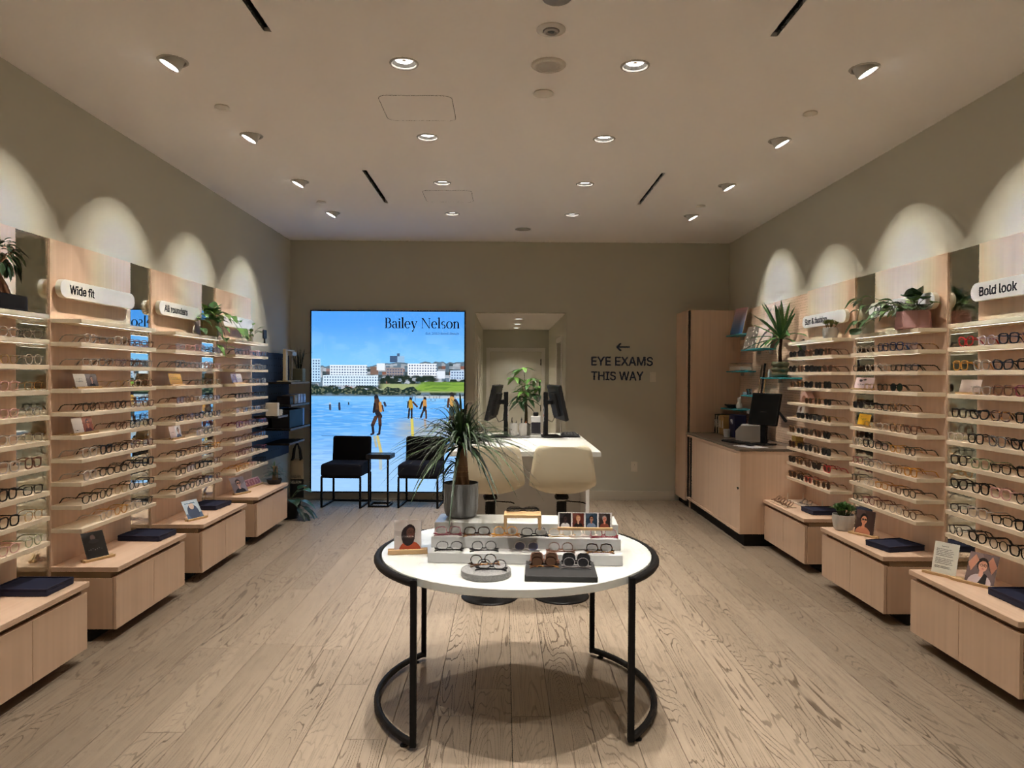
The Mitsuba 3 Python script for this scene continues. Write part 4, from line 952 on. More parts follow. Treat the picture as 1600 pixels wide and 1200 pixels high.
vine_plant(k, (px_, py_), zs + .115, .06, [
    [(px_, py_, zs + .14), (-2.30, 5.45, zs + .20), (-2.27, 5.33, zs + .13), (-2.262, 5.30, zs + .03)], [(px_, py_, zs + .14), (-2.27, 5.62, zs + .17), (-2.225, 5.64, zs + .02), (-2.215, 5.66, zs - .11)],
    [(px_, py_, zs + .14), (-2.28, 5.78, zs + .20), (-2.24, 5.92, zs + .12), (-2.22, 6.02, zs - .02)], [(px_, py_, zs + .14), (-2.29, 5.56, zs + .16), (-2.225, 5.50, zs + .03), (-2.215, 5.46, zs - .09)],
    [(px_, py_, zs + .15), (-2.30, 5.80, zs + .22), (-2.26, 5.98, zs + .17), (-2.25, 6.10, zs + .08)]], PG, .072, vr, crown=30, side=-1)
k = thing('small_pothos_cutting', 'small pothos cutting in a clear glass on the shelf right of the big pothos', 'potted plant')
obj('glass_jar', lathe([(0, .001), (.024, .001), (.026, .05), (.0245, .05), (.0225, .004), (0, .004)], 20, (-2.30, 6.42, zs)), M((.45, .46, .42), .1), k, smooth=40)
vine_plant(k, (-2.30, 6.42), zs + .045, .015, [[(-2.30, 6.42, zs + .05), (-2.27, 6.28, zs + .055), (-2.262, 6.15, zs + .03)]], PG, .042, vr, crown=6, side=-1)
single('display_sign_stand', cat([box(-2.275, -2.265, 6.66, 6.75, zs + .045, zs + .125, .001), bar([(-2.27, 6.70, zs + .001), (-2.27, 6.70, zs + .05)], .012)]), BLACK, 'small black square tag at the far end of the top shelf behind the pothos', 'tag')
# pothos in a pink pot on the favourites shelf
CLIP[:] = [-9., 2.512]; CLIPZ[:] = [2.365, 2.6, SHELF_Z[0] + .002]
k = thing('pink_pot_pothos', 'pothos in a dusty pink pot on the favourites shelf, trailing to its far end', 'potted plant')
px_, py_ = 2.455, 4.205
obj('pot', xf(lathe([(0, .001), (.084, .001), (.088, .006), (.080, .105), (.078, .108), (.073, .107), (.074, .09), (0, .09)], 8, (0, 0, 0)), tr(px_, py_, zs, 22.5) @ np.diag([1., 1.25, 1, 1])), M(srgb(186, 142, 140), .6), k)
soil(k, px_, py_, zs + .092, .07)
vine_plant(k, (px_, py_), zs + .10, .06, [
    [(px_, py_, zs + .12), (2.44, 4.40, zs + .18), (2.42, 4.62, zs + .17), (2.44, 4.80, zs + .22), (2.45, 4.90, zs + .27)], [(px_, py_, zs + .12), (2.43, 4.42, zs + .14), (2.41, 4.60, zs + .10), (2.40, 4.74, zs + .07)],
    [(px_, py_, zs + .12), (2.43, 4.46, zs + .19), (2.41, 4.66, zs + .25), (2.43, 4.76, zs + .24), (2.44, 4.84, zs + .13), (2.45, 4.88, zs + .05)], [(px_, py_, zs + .12), (2.42, 4.40, zs + .17), (2.40, 4.56, zs + .08)]], [green((58, 84, 54), .3), green((42, 62, 44), .3), green((84, 112, 64), .3), green((72, 92, 66), .3), green((78, 84, 50), .6)], .078, vr, crown=26, side=1)
# succulents
CLIP[:] = [-9., 2.516]; CLIPZ[:] = [9., 9., 0.]
def rosette(k, x, y, z, R, cols, rnd, heads=7, lw=.016, n=9):
    for h in range(heads):
        a = h * 2.4; rr_ = R * .62 * math.sqrt(h / heads)
        c = np.array([x + rr_ * math.cos(a), y + rr_ * math.sin(a), z + R * .55 * (1 - (rr_ / R) ** 2)])
        obj('stem', tube([(x + rr_ * .5 * math.cos(a), y + rr_ * .5 * math.sin(a), z - .01), c], .004, 5), cols[-1], k)
        for i in range(n):
            e = 75 - 70 * i / n
            obj('leaf', leaf_mesh(c, sph(a * 57 + i * 137.5, e), R * rnd.uniform(.42, .6), lw, .1, 'oval', .5, 5), cols[rnd.randrange(len(cols) - 1)], k)
k = thing('shelf_succulent', 'small green succulent in a whitish pot before the Sun & fashion sign', 'potted plant')
px_, py_ = 2.475, 5.325
obj('pot', lathe([(0, .001), (.040, .001), (.050, .012), (.055, .045), (.054, .083), (.052, .085), (.048, .083), (.047, .07), (0, .07)], 32, (px_, py_, zs)), 'concrete', k, smooth=40)
soil(k, px_, py_, zs + .072, .047)
rosette(k, px_, py_, zs + .078, .075, [green((96, 104, 58)), green((120, 112, 66)), green((78, 92, 50)), green((90, 80, 50))], random.Random(4), 6, .018, 9)
k = thing('cabinet_succulent', 'bushy green succulent in a grey concrete pot on the favourites cabinet', 'potted plant')
px_, py_, zc = 2.325, 4.775, .405
obj('pot', lathe([(0, .001), (.052, .001), (.060, .010), (.069, .05), (.072, .105), (.0715, .108), (.067, .108), (.065, .09), (0, .09)], 36, (px_, py_, zc)), 'concrete', k, smooth=40)
soil(k, px_, py_, zc + .092, .064)
CLIP[1] = 2.398
rosette(k, px_, py_, zc + .10, .092, [green((70, 104, 56)), green((88, 122, 68)), green((54, 86, 48)), green((70, 80, 46))], random.Random(8), 14, .026, 10)
CLIP[:] = [-2.426, 9.]
# ficus bonsai at the picture's left edge
k = thing('ficus_bonsai', 'ficus bonsai with thick roots in a black tray pot on the leftmost top shelf', 'potted plant')
px_, py_ = -2.335, 3.268
obj('pot', xf(cat([extrude(rrect(.14, .26, .03), .07)]), tr(px_, py_, zs + .001)), M((.010, .010, .011), .35), k, smooth=30)
TRK = M(srgb(104, 70, 46), .7, .3)
br = random.Random(6)
for p in ([(0, -.07, 0), (0, -.045, .07), (.0, -.01, .12), (.005, .0, .19)], [(.01, .055, 0), (.01, .03, .05), (0, .005, .10), (.005, .0, .16)], [(.02, -.015, 0), (.012, -.012, .06), (.0, 0, .13)]):
    obj('root', tube(np.array(p) + [px_, py_, zs + .06], .022, 10, r1=.011), TRK, k, smooth=True)
for i in range(130):
    a, e = br.uniform(0, 360), br.uniform(-30, 70)
    c = np.array([px_ + .005, py_, zs + .24]) + sph(a, e) * np.array([.055, .125, .085]) * br.uniform(.6, 1.05)
    if i % 6 == 0: obj('twig', tube([(px_ + .005, py_, zs + .20), c], .003, 5), TRK, k)
    obj('leaf', leaf_mesh(c, sph(a, e - 35) * [.5, 1, 1], br.uniform(.038, .058), br.uniform(.018, .026), .5, 'oval', .2, 6), [green((34, 54, 34), .25), green((46, 66, 42), .25), green((26, 42, 30), .25)][i % 3], k)
CLIP[:] = [.03, .338]
# money tree on the desk
k = thing('money_tree', 'green money tree with drooping leaf fans standing between the desk monitors', 'potted plant')
mx_, my_ = .195, 6.50
obj('pot', lathe([(0, .001), (.05, .001), (.058, .10), (.056, .102), (.05, .10), (.048, .08), (0, .08)], 28, (mx_ + .01, my_, DZ)), M(srgb(92, 88, 80), .5), k, smooth=40)
soil(k, mx_ + .01, my_, DZ + .082, .048)
STEMG = green((74, 84, 48), .6)
obj('trunk', tube([(mx_ + .01, my_, DZ + .08), (mx_ + .012, my_, DZ + .20), (mx_ + .005, my_, DZ + .33)], .016, 10, r1=.011), M(srgb(66, 58, 40), .8, .2), k, smooth=True)
mr = random.Random(15)
fans = [((-.02, -.02, .61), 150, .14), ((-.09, -.02, .53), 200, .13), ((.10, .0, .50), 20, .13), ((.14, -.03, .44), -20, .14), ((.04, -.05, .46), -80, .13), ((-.02, -.05, .40), 220, .12), ((.08, -.06, .36), -60, .13), ((-.05, -.05, .31), 210, .13), ((.03, -.07, .33), -90, .13), ((.05, .03, .38), 60, .14), ((.0, .05, .42), 90, .12), ((-.04, .02, .36), 170, .11), ((.05, -.03, .52), -40, .10)]
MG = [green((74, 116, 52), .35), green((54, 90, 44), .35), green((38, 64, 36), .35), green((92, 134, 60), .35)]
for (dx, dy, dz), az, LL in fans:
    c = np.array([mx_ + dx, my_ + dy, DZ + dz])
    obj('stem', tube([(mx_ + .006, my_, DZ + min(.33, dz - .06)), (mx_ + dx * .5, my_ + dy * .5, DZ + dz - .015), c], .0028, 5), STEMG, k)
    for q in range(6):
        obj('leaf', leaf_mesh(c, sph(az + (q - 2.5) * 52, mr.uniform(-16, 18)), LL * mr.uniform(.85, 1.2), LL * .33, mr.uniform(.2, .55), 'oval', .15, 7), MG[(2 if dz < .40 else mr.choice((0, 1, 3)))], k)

CLIP[:] = [-9., 9.]
# ---------------------------------------------------------------- things on the desk
def desk_monitor(x, y, rot, label, flip=1):
    k = thing('desk_monitor', label, 'monitor', 'desk monitors')
    m = tr(x, y, DZ + .001, rot)
    obj('screen_housing', xf(rounded(-.26, .26, -.018, .018, 0, .315, .008, 2), m @ tr(0, -.06, .155) @ rx(-13)), M((.016, .016, .017), .4), k, smooth=30)
    obj('screen', xf(quad((-.25, -.0186, .012), (.25, -.0186, .012), (.25, -.0186, .303), (-.25, -.0186, .303)), m @ tr(0, -.06, .155) @ rx(-13)), M((.006, .006, .007), .08), k)
    obj('back_bulge', xf(rounded(-.12, .12, .01, .045, .04, .25, .010, 2), m @ tr(0, -.06, .155) @ rx(-13)), M((.018, .018, .018), .5), k, smooth=30)
    obj('stand_column', xf(box(-.028, .028, .065, .098, .008, .40, .003), m), M((.012, .012, .013), .4), k)
    obj('hinge', xf(box(-.03, .03, -.03, .07, .29, .33, .004), m), BLACK, k)
    obj('stand_base', xf(rounded(-.12, .12, -.05, .12, 0, .012, .005, 2), m), BLACK, k)
    obj('cable', xf(tube([(.01, -.02, .20), (.012, .02, .13), (.01, .06, .15), (.008, .064, .22)], .003, 6), m), BLACK, k)
    t = obj('service_tag', xf(box(-.020, .020, .0985, .0992, .135, .27, 0), m), M((.60, .60, .60), .5), k)
    obj('tag_mark', xf(box(-.012, .012, .0993, .0997, .182, .198, 0), m), M(srgb(170, 60, 48), .5), t)
    obj('tag_mark', xf(box(-.012, .012, .0993, .0997, .225, .250, 0), m), M((.05, .05, .06), .5), t)
    return k
desk_monitor(.012 - .105, 6.32, 102 - 180, 'black desk monitor on a tagged stand, left of the money tree') if False else None
desk_monitor(-.062, 6.28, -97, 'black desk monitor turned away, left of the money tree, white tag on stand')
desk_monitor(.455, 6.30, 97, 'black desk monitor seen edge on, right of the money tree')
def keyboard(x, y, rot, label):
    k = thing('keyboard', label, 'keyboard', 'desk keyboards'); m = tr(x, y, DZ, rot)
    obj('mat', xf(box(-.19, .19, -.08, .09, .001, .004, .001), m), M((.012, .012, .014), .8, .2), k)
    obj('body', xf(box(-.17, .17, -.055, .075, .0045, .018, .003), m), BLACK, k)
    for r in range(4): obj('key_row', xf(cat([box(-.16 + c * .0246, -.16 + c * .0246 + .021, -.045 + r * .028, -.045 + r * .028 + .023, .0182, .023, .001) for c in range(13)]), m), M((.02, .02, .021), .5), k)
keyboard(-.225, 6.17, -84, 'black keyboard on a black mat below the monitor left of the money tree')
keyboard(.612, 6.42, 87, 'black keyboard on a black mat below the monitor right of the money tree')
def cup(x, y, label, pens):
    k = thing('pen_cup', label, 'pen cup', 'concrete pen cups on the desk')
    obj('cup', lathe([(0, .001), (.036, .001), (.037, .11), (.0345, .11), (.033, .01), (0, .01)], 28, (x, y, DZ + .016)), 'concrete', k, smooth=40)
    for i, c in enumerate(pens):
        a = i * 2.1
        obj('pen', tube([(x + .01 * math.cos(a), y + .01 * math.sin(a), DZ + .03), (x + .028 * math.cos(a), y + .028 * math.sin(a), DZ + .145 + .015 * (i % 3))], .0035, 6), M(srgb(*c), .4), k)
k = thing('desk_tray', 'low dark tray under the two concrete pen cups', 'tray')
obj('tray', box(.030, .232, 6.145, 6.30, DZ + .001, DZ + .015, .003), M((.06, .06, .058), .6), k)
cup(.085, 6.225, 'left concrete pen cup on the dark desk tray', [(30, 30, 34), (120, 120, 124), (24, 24, 26)])
cup(.170, 6.225, 'right concrete pen cup on the dark desk tray, with orange pencils', [(206, 110, 60), (214, 130, 84), (40, 40, 44), (170, 170, 170), (60, 60, 64)])
k = thing('card_terminal', 'white and black payment terminal stand right of the pen cups', 'card terminal')
m = tr(.284, 6.22, DZ, -2)
obj('base', xf(box(-.048, .048, -.05, .05, .001, .022, .003), m), WHITE, k); obj('body', xf(box(-.045, .045, -.02, .03, .022, .19, .005), m), WHITE, k)
obj('screen', xf(box(-.040, .040, -.0225, -.0205, .036, .135, .001), m), M((.014, .014, .02), .15), k); obj('reader', xf(box(-.022, .022, -.012, .022, .1905, .225, .004), m), BLACK, k)

# ---------------------------------------------------------------- cards, trays and small things along the walls
def wall_card(s, y, z, d, w, h, items, label, hlabel=None, lean=-14, turn=0, hh=.012, L=None, mat=OAKLIGHT):
    Mx = tr(SX(s, d), y, z, (90 if s < 0 else -90) + turn)
    if hlabel: holder(hlabel, L or w * 1.06, Mx, mat, h=hh, d=.022)
    card(label, w, h, items, Mx @ tr(0, -.0005, (hh * .35 + .0006) if hlabel else 0) @ rx(lean))
def two(w, h, left, right):   # a folded card: text half and photo half
    return [(affinity.scale(p, .5, 1, origin=(0, 0)) if False else p, c) for p, c in left] + [(affinity.translate(p, w / 2, 0), c) for p, c in right]
tx = lambda w, h, bg=(232, 226, 218): text_lines(w, h, bg, (70, 66, 70), [(.62, 0, .7), (.48, 0, .9), (.40, 0, .8)])
w_, h_ = .215, .078
wall_card(-1, 3.955, SHELF_Z[3], .108, w_, h_, two(w_, h_, tx(w_ / 2, h_), portrait(w_ / 2, h_, (96, 88, 92), (196, 160, 146), (60, 44, 40), (40, 36, 44))), 'white text card with a grey portrait half, fourth shelf under Wide fit sign', 'wooden holder under the grey portrait card, fourth Wide fit shelf')
w_, h_ = .185, .088
wall_card(-1, 3.925, SHELF_Z[5], .108, w_, h_, two(w_, h_, text_lines(w_ / 2, h_, (236, 228, 222), (70, 66, 70), [(.2, 0, .6)]), portrait(w_ / 2, h_, (150, 84, 60), (200, 130, 96), (70, 34, 26), (90, 44, 36), sun=True)), 'white card with a reddish portrait half, sixth shelf under Wide fit sign', 'wooden holder under the reddish portrait card, sixth Wide fit shelf', L=.22)
YEL = lambda w, h: text_lines(w, h, (240, 186, 40), (96, 70, 20), [(.78, 0, .35), (.60, 0, .8), (.50, 0, .9)])
wall_card(-1, 5.01, SHELF_Z[3], .115, .19, .082, YEL(.19, .082), 'yellow text card on the fourth shelf under the All rounders sign', 'wooden holder under the yellow All rounders card')
w_, h_ = .17, .088
wall_card(-1, 5.01, SHELF_Z[6], .115, w_, h_, two(w_, h_, text_lines(w_ / 2, h_, (236, 214, 210), (90, 80, 80), [(.5, 0, .8)]), portrait(w_ / 2, h_, (228, 226, 232), (190, 150, 134), (70, 58, 60), (90, 96, 130))), 'pale pink portrait card on the seventh shelf under All rounders sign', 'wooden holder under the pale pink All rounders card')
w_, h_ = .24, .085
wall_card(-1, 6.15, SHELF_Z[3], .115, w_, h_, two(w_, h_, portrait(w_ / 2, h_, (120, 104, 140), (176, 140, 140), (60, 48, 70), (210, 200, 220)), tx(w_ / 2, h_, (238, 232, 238))), 'lilac portrait and text card on the fourth shelf behind the pothos', 'wooden holder under the lilac card')
w_, h_ = .25, .082
it = text_lines(w_, h_, (226, 204, 206), (96, 84, 96), [(.42, 0, .5), (.34, 0, .6), (.42, .66, 1), (.36, .66, 1)]) + [(ellipse(w_ * .3, h_ * .72, .022, .009), (60, 50, 62)), (ellipse(w_ * .5, h_ * .80, .024, .006), (40, 34, 40))]
wall_card(1, 4.82, SHELF_Z[3], .10, w_, h_, it, 'pale pink card with small black pictures, fourth favourites shelf', 'wooden holder under the pale pink favourites card')
wall_card(1, 4.815, SHELF_Z[5], .10, .16, .082, YEL(.16, .082), 'bright yellow text card on the sixth favourites shelf', 'wooden holder under the bright yellow favourites card')
w_, h_ = .165, .074
it = [(sbox(0, 0, w_, h_), (234, 218, 210))] + [(sbox(w_ * .48, h_ * y, w_ * x1, h_ * (y + .022)), (120, 110, 110)) for y, x1 in ((.50, .85), (.40, .92), (.31, .90))]
wall_card(1, 3.70, SHELF_Z[3], .11, w_, h_, it, 'pale text card reading Dare to Bold at the left of the fourth Bold look shelf', 'wooden holder under the pale text card, fourth Bold look shelf')
bc = [k_ for k_ in labels if k_.startswith('printed_card')][-1]; labels[bc]['label'] = 'pale pink text card at the far end of the fourth Bold look shelf'
w_, h_ = .13, .098
wall_card(1, 5.86, SHELF_Z[5], .10, w_, h_, portrait(w_, h_, (222, 214, 208), (150, 120, 110), (50, 44, 44), (60, 56, 60), sun=True), 'small white portrait card on the sixth Sun & fashion shelf', 'wooden holder under the small Sun & fashion portrait card')
k = thing('pink_arch', 'pale pink arched display block on the fifth Sun & fashion shelf', 'display arch')
ring = Point(0, 0).buffer(.088, quad_segs=16).difference(Point(0, 0).buffer(.058, quad_segs=16)).intersection(sbox(-.1, 0, .1, .1))
obj('arch', xf(extrude(ring, .05), frame((SX(1, .035), 5.80, SHELF_Z[4] + .001), (0, -1, 0), (0, 0, 1))), M(srgb(214, 178, 168), .6), k, smooth=30)
def tray(s, x0, x1, y, w, rot, label):
    k = thing('navy_tray', label, 'tray', 'navy fitting trays on the cabinets')
    m = tr((x0 + x1) / 2, y, .4055, rot); d = x1 - x0
    obj('base', xf(box(-d / 2, d / 2, -w / 2, w / 2, .0003, .024, .002), m), NAVY, k)
    rim = sbox(-d / 2, -w / 2, d / 2, w / 2).difference(sbox(-d / 2 + .008, -w / 2 + .008, d / 2 - .008, w / 2 - .008))
    obj('rim', xf(extrude(rim, .010), m @ tr(0, 0, .0242)), M((.012, .014, .034), .5), k)
    obj('felt', xf(box(-d / 2 + .009, d / 2 - .009, -w / 2 + .009, w / 2 - .009, .0242, .030, 0), m), M((.014, .016, .033), .9, .1), k)
tray(-1, -2.39, -2.125, 4.485, .205, -4, 'flat navy tray on the Wide fit cabinet')
tray(-1, -2.39, -2.125, 3.395, .21, 0, 'flat navy tray on the leftmost cabinet by the picture edge')
tray(-1, -2.40, -2.18, 5.515, .25, -5, 'flat navy tray on the All rounders cabinet')
tray(1, 2.275, 2.525, 4.275, .20, 12, 'flat navy tray on the favourites cabinet')
tray(1, 2.33, 2.56, 5.37, .19, 3, 'flat navy tray on the Sun & fashion cabinet')
tray(1, 2.345, 2.56, 3.24, .25, 0, 'flat navy tray on the Bold look cabinet by the picture edge')
CT = .4055
def cab_card(x, y, rot, w, h, items, label, hlabel, L=None, lean=-14, hh=.014):
    Mx = tr(x, y, CT, rot); holder(hlabel, L or w * 1.2, Mx, h=hh, d=.028)
    card(label, w, h, items, Mx @ tr(0, -.0005, hh * .35 + .0006) @ rx(lean))
w_, h_ = .125, .155
it = [(sbox(0, 0, w_, h_), (18, 17, 20)), (ellipse(.06, .12, .014, .018), (96, 78, 76)), (ellipse(.062, .10, .03, .012), (36, 34, 40))] + [(sbox(.02 + .012 * q, .05 + .004 * (q % 3), .026 + .012 * q, .0525 + .004 * (q % 3)), (120, 116, 124)) for q in range(7)]
cab_card(-2.265, 3.955, 62, w_, h_, it, 'dark photo card in a wooden holder on the Wide fit cabinet', 'wooden holder under the dark photo card on the Wide fit cabinet', L=.175, lean=-24)
w_, h_ = .14, .145
it = [(sbox(0, 0, w_, h_), (190, 206, 220)), (sbox(0, 0, w_, h_ * .3), (90, 110, 140)), (ellipse(.07, .05, .05, .06).intersection(sbox(0, 0, w_, h_)), (70, 84, 110)), (ellipse(.07, .10, .022, .026), (214, 196, 186)), (sbox(.02, .118, .11, .124), (90, 120, 150))]
cab_card(-2.195, 5.05, 68, w_, h_, it, 'bluish photo card on the All rounders cabinet', 'wooden holder under the bluish photo card on the All rounders cabinet', L=.18, lean=-30)
w_, h_ = .16, .15
cab_card(-2.275, 6.14, 66, w_, h_, portrait(w_, h_, (120, 112, 124), (196, 158, 150), (50, 42, 52), (30, 30, 40), sun=True), 'grey portrait card nearest on the cabinet behind the pothos', 'wooden holder under the grey portrait card behind the pothos', L=.18, lean=-28)
w_, h_ = .33, .075
it = [(sbox(0, 0, w_, h_), (216, 176, 168))]
for q in range(3):
    it += [(affinity.translate(p, .012 + q * .104, .008), c) for p, c in portrait(.096, .058, (150, 84, 80), (214, 160, 144), (70, 36, 38), (160, 90, 92))]
cab_card(-2.315, 6.545, 84, w_, h_, it, 'pink strip of three portraits on the cabinet behind the pothos', 'wooden holder under the pink strip of portraits', L=.34, lean=-30)
w_, h_ = .135, .160
cab_card(2.375, 4.60, -62, w_, h_, portrait(w_, h_, (58, 40, 38), (206, 142, 112), (22, 18, 20), (196, 130, 102), .42, sun=True), 'portrait card of a person in large sunglasses on the favourites cabinet', 'wooden holder under the sunglasses portrait on the favourites cabinet', L=.20, lean=-10)
w_, h_ = .125, .170
it = text_lines(w_, h_, (226, 226, 214), (130, 130, 124), [(.86, .25, .6)] + [(y, 0, .8 + .15 * ((i * 7) % 3) / 3) for i, y in enumerate((.77, .72, .67, .62, .57, .48, .43, .38, .33, .24, .20))] , .1, .9)
cab_card(2.315, 3.665, -60, w_, h_, it, 'white card of small print in a wooden holder on the Bold look cabinet', 'wooden holder under the white small-print card', L=.20, lean=-14)
w_, h_ = .138, .158
it = portrait(w_, h_, (110, 92, 92), (214, 160, 138), (40, 32, 34), (208, 190, 192), .5) + [(Polygon([(0, .10), (.03, .15), (.05, .12), (.02, .06)]), (196, 140, 118)), (Polygon([(w_, .10), (w_ - .03, .15), (w_ - .045, .12), (w_ - .02, .06)]), (196, 140, 118)), (Polygon([(.06, 0), (.085, .06), (.10, .05), (.10, 0)]), (36, 32, 36))]
cab_card(2.39, 3.50, -62, w_, h_, it, 'photo card of a person with raised arms on the Bold look cabinet', 'wooden holder under the raised arms photo card', L=.26, lean=-22)
k = thing('acrylic_display', 'clear acrylic eyewear display box on the Sun & fashion cabinet', 'display box')
CLEARP = M((.62, .55, .46), .12)
for nm, b in (('base', (2.40, 2.54, 5.55, 5.92, CT + .0006, CT + .006)), ('lid', (2.40, 2.54, 5.55, 5.92, CT + .062, CT + .066))): obj(nm, box(*b, .001), 'clear_sheet' if nm == 'lid' else CLEARP, k)
for x, y in ((2.405, 5.555), (2.535, 5.555), (2.405, 5.915), (2.535, 5.915)): obj('post', box(x - .004, x + .004, y - .004, y + .004, CT + .0062, CT + .0618, .001), CLEARP, k)
glasses('oval', 'grey', tr(2.455, 5.68, CT + .0065, -80), 'grey glasses inside the clear acrylic box', 'eyewear around the acrylic box', folded=True)
k = thing('insert_tray', 'flat birch insert tray with cut-outs on the Sun & fashion cabinet', 'tray')
obj('tray', box(2.235, 2.335, 5.56, 5.90, CT + .0006, CT + .006, .001), M((.60, .45, .31), .5), k)
for q, y in enumerate((5.61, 5.72, 5.83)):
    glasses('round', 'brown', tr(2.28, y, CT + .0066, -95), f'brown round glasses on the birch insert tray, {NTH[q]} from the near end', 'eyewear around the acrylic box', folded=True)

# ---------------------------------------------------------------- right rear: tall cabinet, counter, pegboard and its shelves
k = thing('tall_cabinet', 'tall birch cupboard in the far right corner behind the counter', 'cupboard')
obj('body', box(2.030, XR - .001, 7.724, YB - .001, .07, 2.172), M((.03, .024, .02), .7, .2), k)
obj('side_panel', box(2.046, XR - .001, 7.698, 7.7205, .002, 2.172), 'wood_z', k)
obj('door', box(2.006, 2.0285, 7.742, YB - .003, .072, 2.172), 'wood_z', k)
obj('top_panel', box(2.012, XR - .001, 7.722, YB - .001, 2.1725, 2.176), 'wood_y', k)
obj('plinth', box(2.05, XR - .001, 7.725, YB - .001, .001, .0695, 0), M((.012, .011, .010), .7, .2), k)
ct = thing('service_counter', 'low birch counter with a dark worktop along the right wall', 'counter')
CY0, CY1, CZ = 5.956, 7.695, .835
obj('end_panel', box(2.012, 2.605, CY0, CY0 + .022, .105, CZ - .0225), 'wood_z', ct)
obj('carcass', box(2.045, 2.605, CY0 + .0225, CY1, .105, CZ - .0225, 0), M((.025, .02, .017), .7, .2), ct)
obj('sliding_door', box(2.018, 2.036, CY0 + .024, 6.748, .130, CZ - .046), 'wood_z', ct)
obj('sliding_door', box(2.022, 2.040, 6.7505, 7.53, .130, CZ - .046), 'wood_z', ct)
obj('rail', box(2.012, 2.044, CY0 + .0225, CY1, .105, .128), 'wood_y', ct); obj('rail', box(2.012, 2.044, CY0 + .0225, CY1, CZ - .044, CZ - .0225), 'wood_y', ct)
obj('lock', xf(lathe([(.011, 0), (.011, .006), (.006, .008), (0, .008)], 16), frame((2.018, 6.02, .49), (0, 1, 0), (0, 0, 1), (-1, 0, 0))), M((.03, .03, .03), .4, .5, .8), ct)
obj('worktop', box(2.006, 2.605, CY0 - .004, CY1 + .001, CZ - .022, CZ, .002), M((.115, .088, .068), .22), ct)
obj('plinth', box(2.06, 2.605, CY0 + .03, CY1, .001, .1045, 0), M((.012, .011, .010), .7, .2), ct)
def peg(p, n, uv):
    b = MIX(BIRCH[0], BIRCH[1], N(p.x * 60, p.y * 1.4, p.z * 60))
    return b * (1 - .42 * SM(.40, .48, dr.abs(frac(p.z / .0225) - .5)))
scene['slat_board'] = {'type': 'principled', 'base_color': mikit.proc(peg), 'roughness': .55, 'specular': .3}
single('slotted_board', box(2.588, XR - .001, 5.975, 7.696, CZ + .002, 2.165, .001), 'slat_board', 'pale slotted wall board with turquoise shelves above the counter', 'wall board')
TEAL = M(srgb(34, 122, 132), .4)
def teal_shelf(y0, y1, z, d, label):
    k = thing('turquoise_shelf', label, 'shelf', 'turquoise shelves on the slotted board')
    obj('board', box(2.587 - d, 2.587, y0, y1, z - .014, z, .002), TEAL, k)
    for y in (y0 + .08, y1 - .08): obj('bracket', box(2.55, 2.587, y - .004, y + .004, z - .05, z - .0142, .001), STEEL, k)
    return z
teal_shelf(7.20, 7.66, 1.893, .17, 'turquoise shelf holding the blue and pink picture')
teal_shelf(6.67, 7.15, 1.722, .175, 'turquoise shelf holding the patterned and cream pictures')
teal_shelf(7.20, 7.64, 1.508, .17, 'turquoise shelf holding the clear box')
teal_shelf(6.08, 6.60, 1.443, .175, 'turquoise shelf holding the spiky yucca')
teal_shelf(6.68, 7.16, 1.262, .17, 'turquoise shelf holding the small tools, behind the counter screen')
teal_shelf(7.22, 7.66, 1.110, .22, 'turquoise shelf holding the white rabbit-eared ornament')
def art(w, h, items, x, y, z, rot, lean, label):
    k = thing('leaning_picture', label, 'picture', 'pictures on the turquoise shelves')
    Mx = tr(x, y, z + .0035, rot) @ rx(lean) @ tr(-w / 2, 0, 0) @ rx(90)
    obj('board', xf(box(0, w, 0, h, -.006, 0, .001), Mx), M((.62, .58, .52), .5), k)
    m, c = print_mesh(items); obj('print', xf(m, Mx), 'print', k, color=c)
w_, h_ = .24, .285
it = [(sbox(0, h_ * q / 12, w_, h_ * (q + 1) / 12), tuple(int(a + (b - a) * q / 11) for a, b in zip((44, 92, 140), (196, 150, 150)))) for q in range(12)]
art(w_, h_, it, 2.44, 7.40, 1.893, -78, -14, 'picture fading from blue to pink on the topmost turquoise shelf')
w_, h_ = .20, .235
it = [(sbox(0, 0, w_, h_), (104, 94, 84))]
ra = random.Random(2)
for q in range(26):
    cx, cy, s = ra.uniform(.015, w_ - .015), ra.uniform(.015, h_ - .015), ra.uniform(.010, .018)
    a0 = ra.uniform(0, 6); it.append((Polygon([(cx + s * math.cos(a0 + 2.1 * j), cy + s * math.sin(a0 + 2.1 * j)) for j in range(3)]), (232, 224, 212) if q % 3 else (60, 52, 48)))
art(w_, h_, it, 2.455, 7.03, 1.722, -70, -16, 'picture scattered with white triangles on the second turquoise shelf')
w_, h_ = .25, .235
it = [(sbox(0, 0, w_, h_), (226, 190, 158)), (LineString([(.03, .0), (.06, .08), (.12, .15), (.20, .19)]).buffer(.012), (96, 80, 70)), (LineString([(.09, .0), (.13, .07), (.19, .11)]).buffer(.010), (236, 214, 190)), (ellipse(.17, .06, .05, .04), (236, 206, 176))]
art(w_, h_, it, 2.50, 6.80, 1.722, -78, -12, 'cream picture with a dark curve beside the white triangles picture')
w_, h_ = .26, .25
it = [(sbox(0, 0, w_, h_), (226, 184, 156))]
for q in range(30):
    cx, cy, s = ra.uniform(.07, w_ - .02), ra.uniform(.08, h_ - .02), ra.uniform(.006, .014)
    it.append((ellipse(cx, cy, s, s * .7, 10), [(236, 226, 212), (96, 108, 92), (168, 150, 132)][q % 3]))
k = thing('floral_print', 'pale floral print hung on the slotted board behind the yucca leaves', 'picture')
Mx = frame((2.5865, 6.96, 1.90), (0, -1, 0), (0, 0, 1))
obj('board', xf(box(0, w_, 0, h_, -.004 + .005, .005, 0), Mx), M((.6, .5, .42), .5), k); m, c = print_mesh(it); obj('print', xf(m, Mx @ tr(0, 0, .005)), 'print', k, color=c)
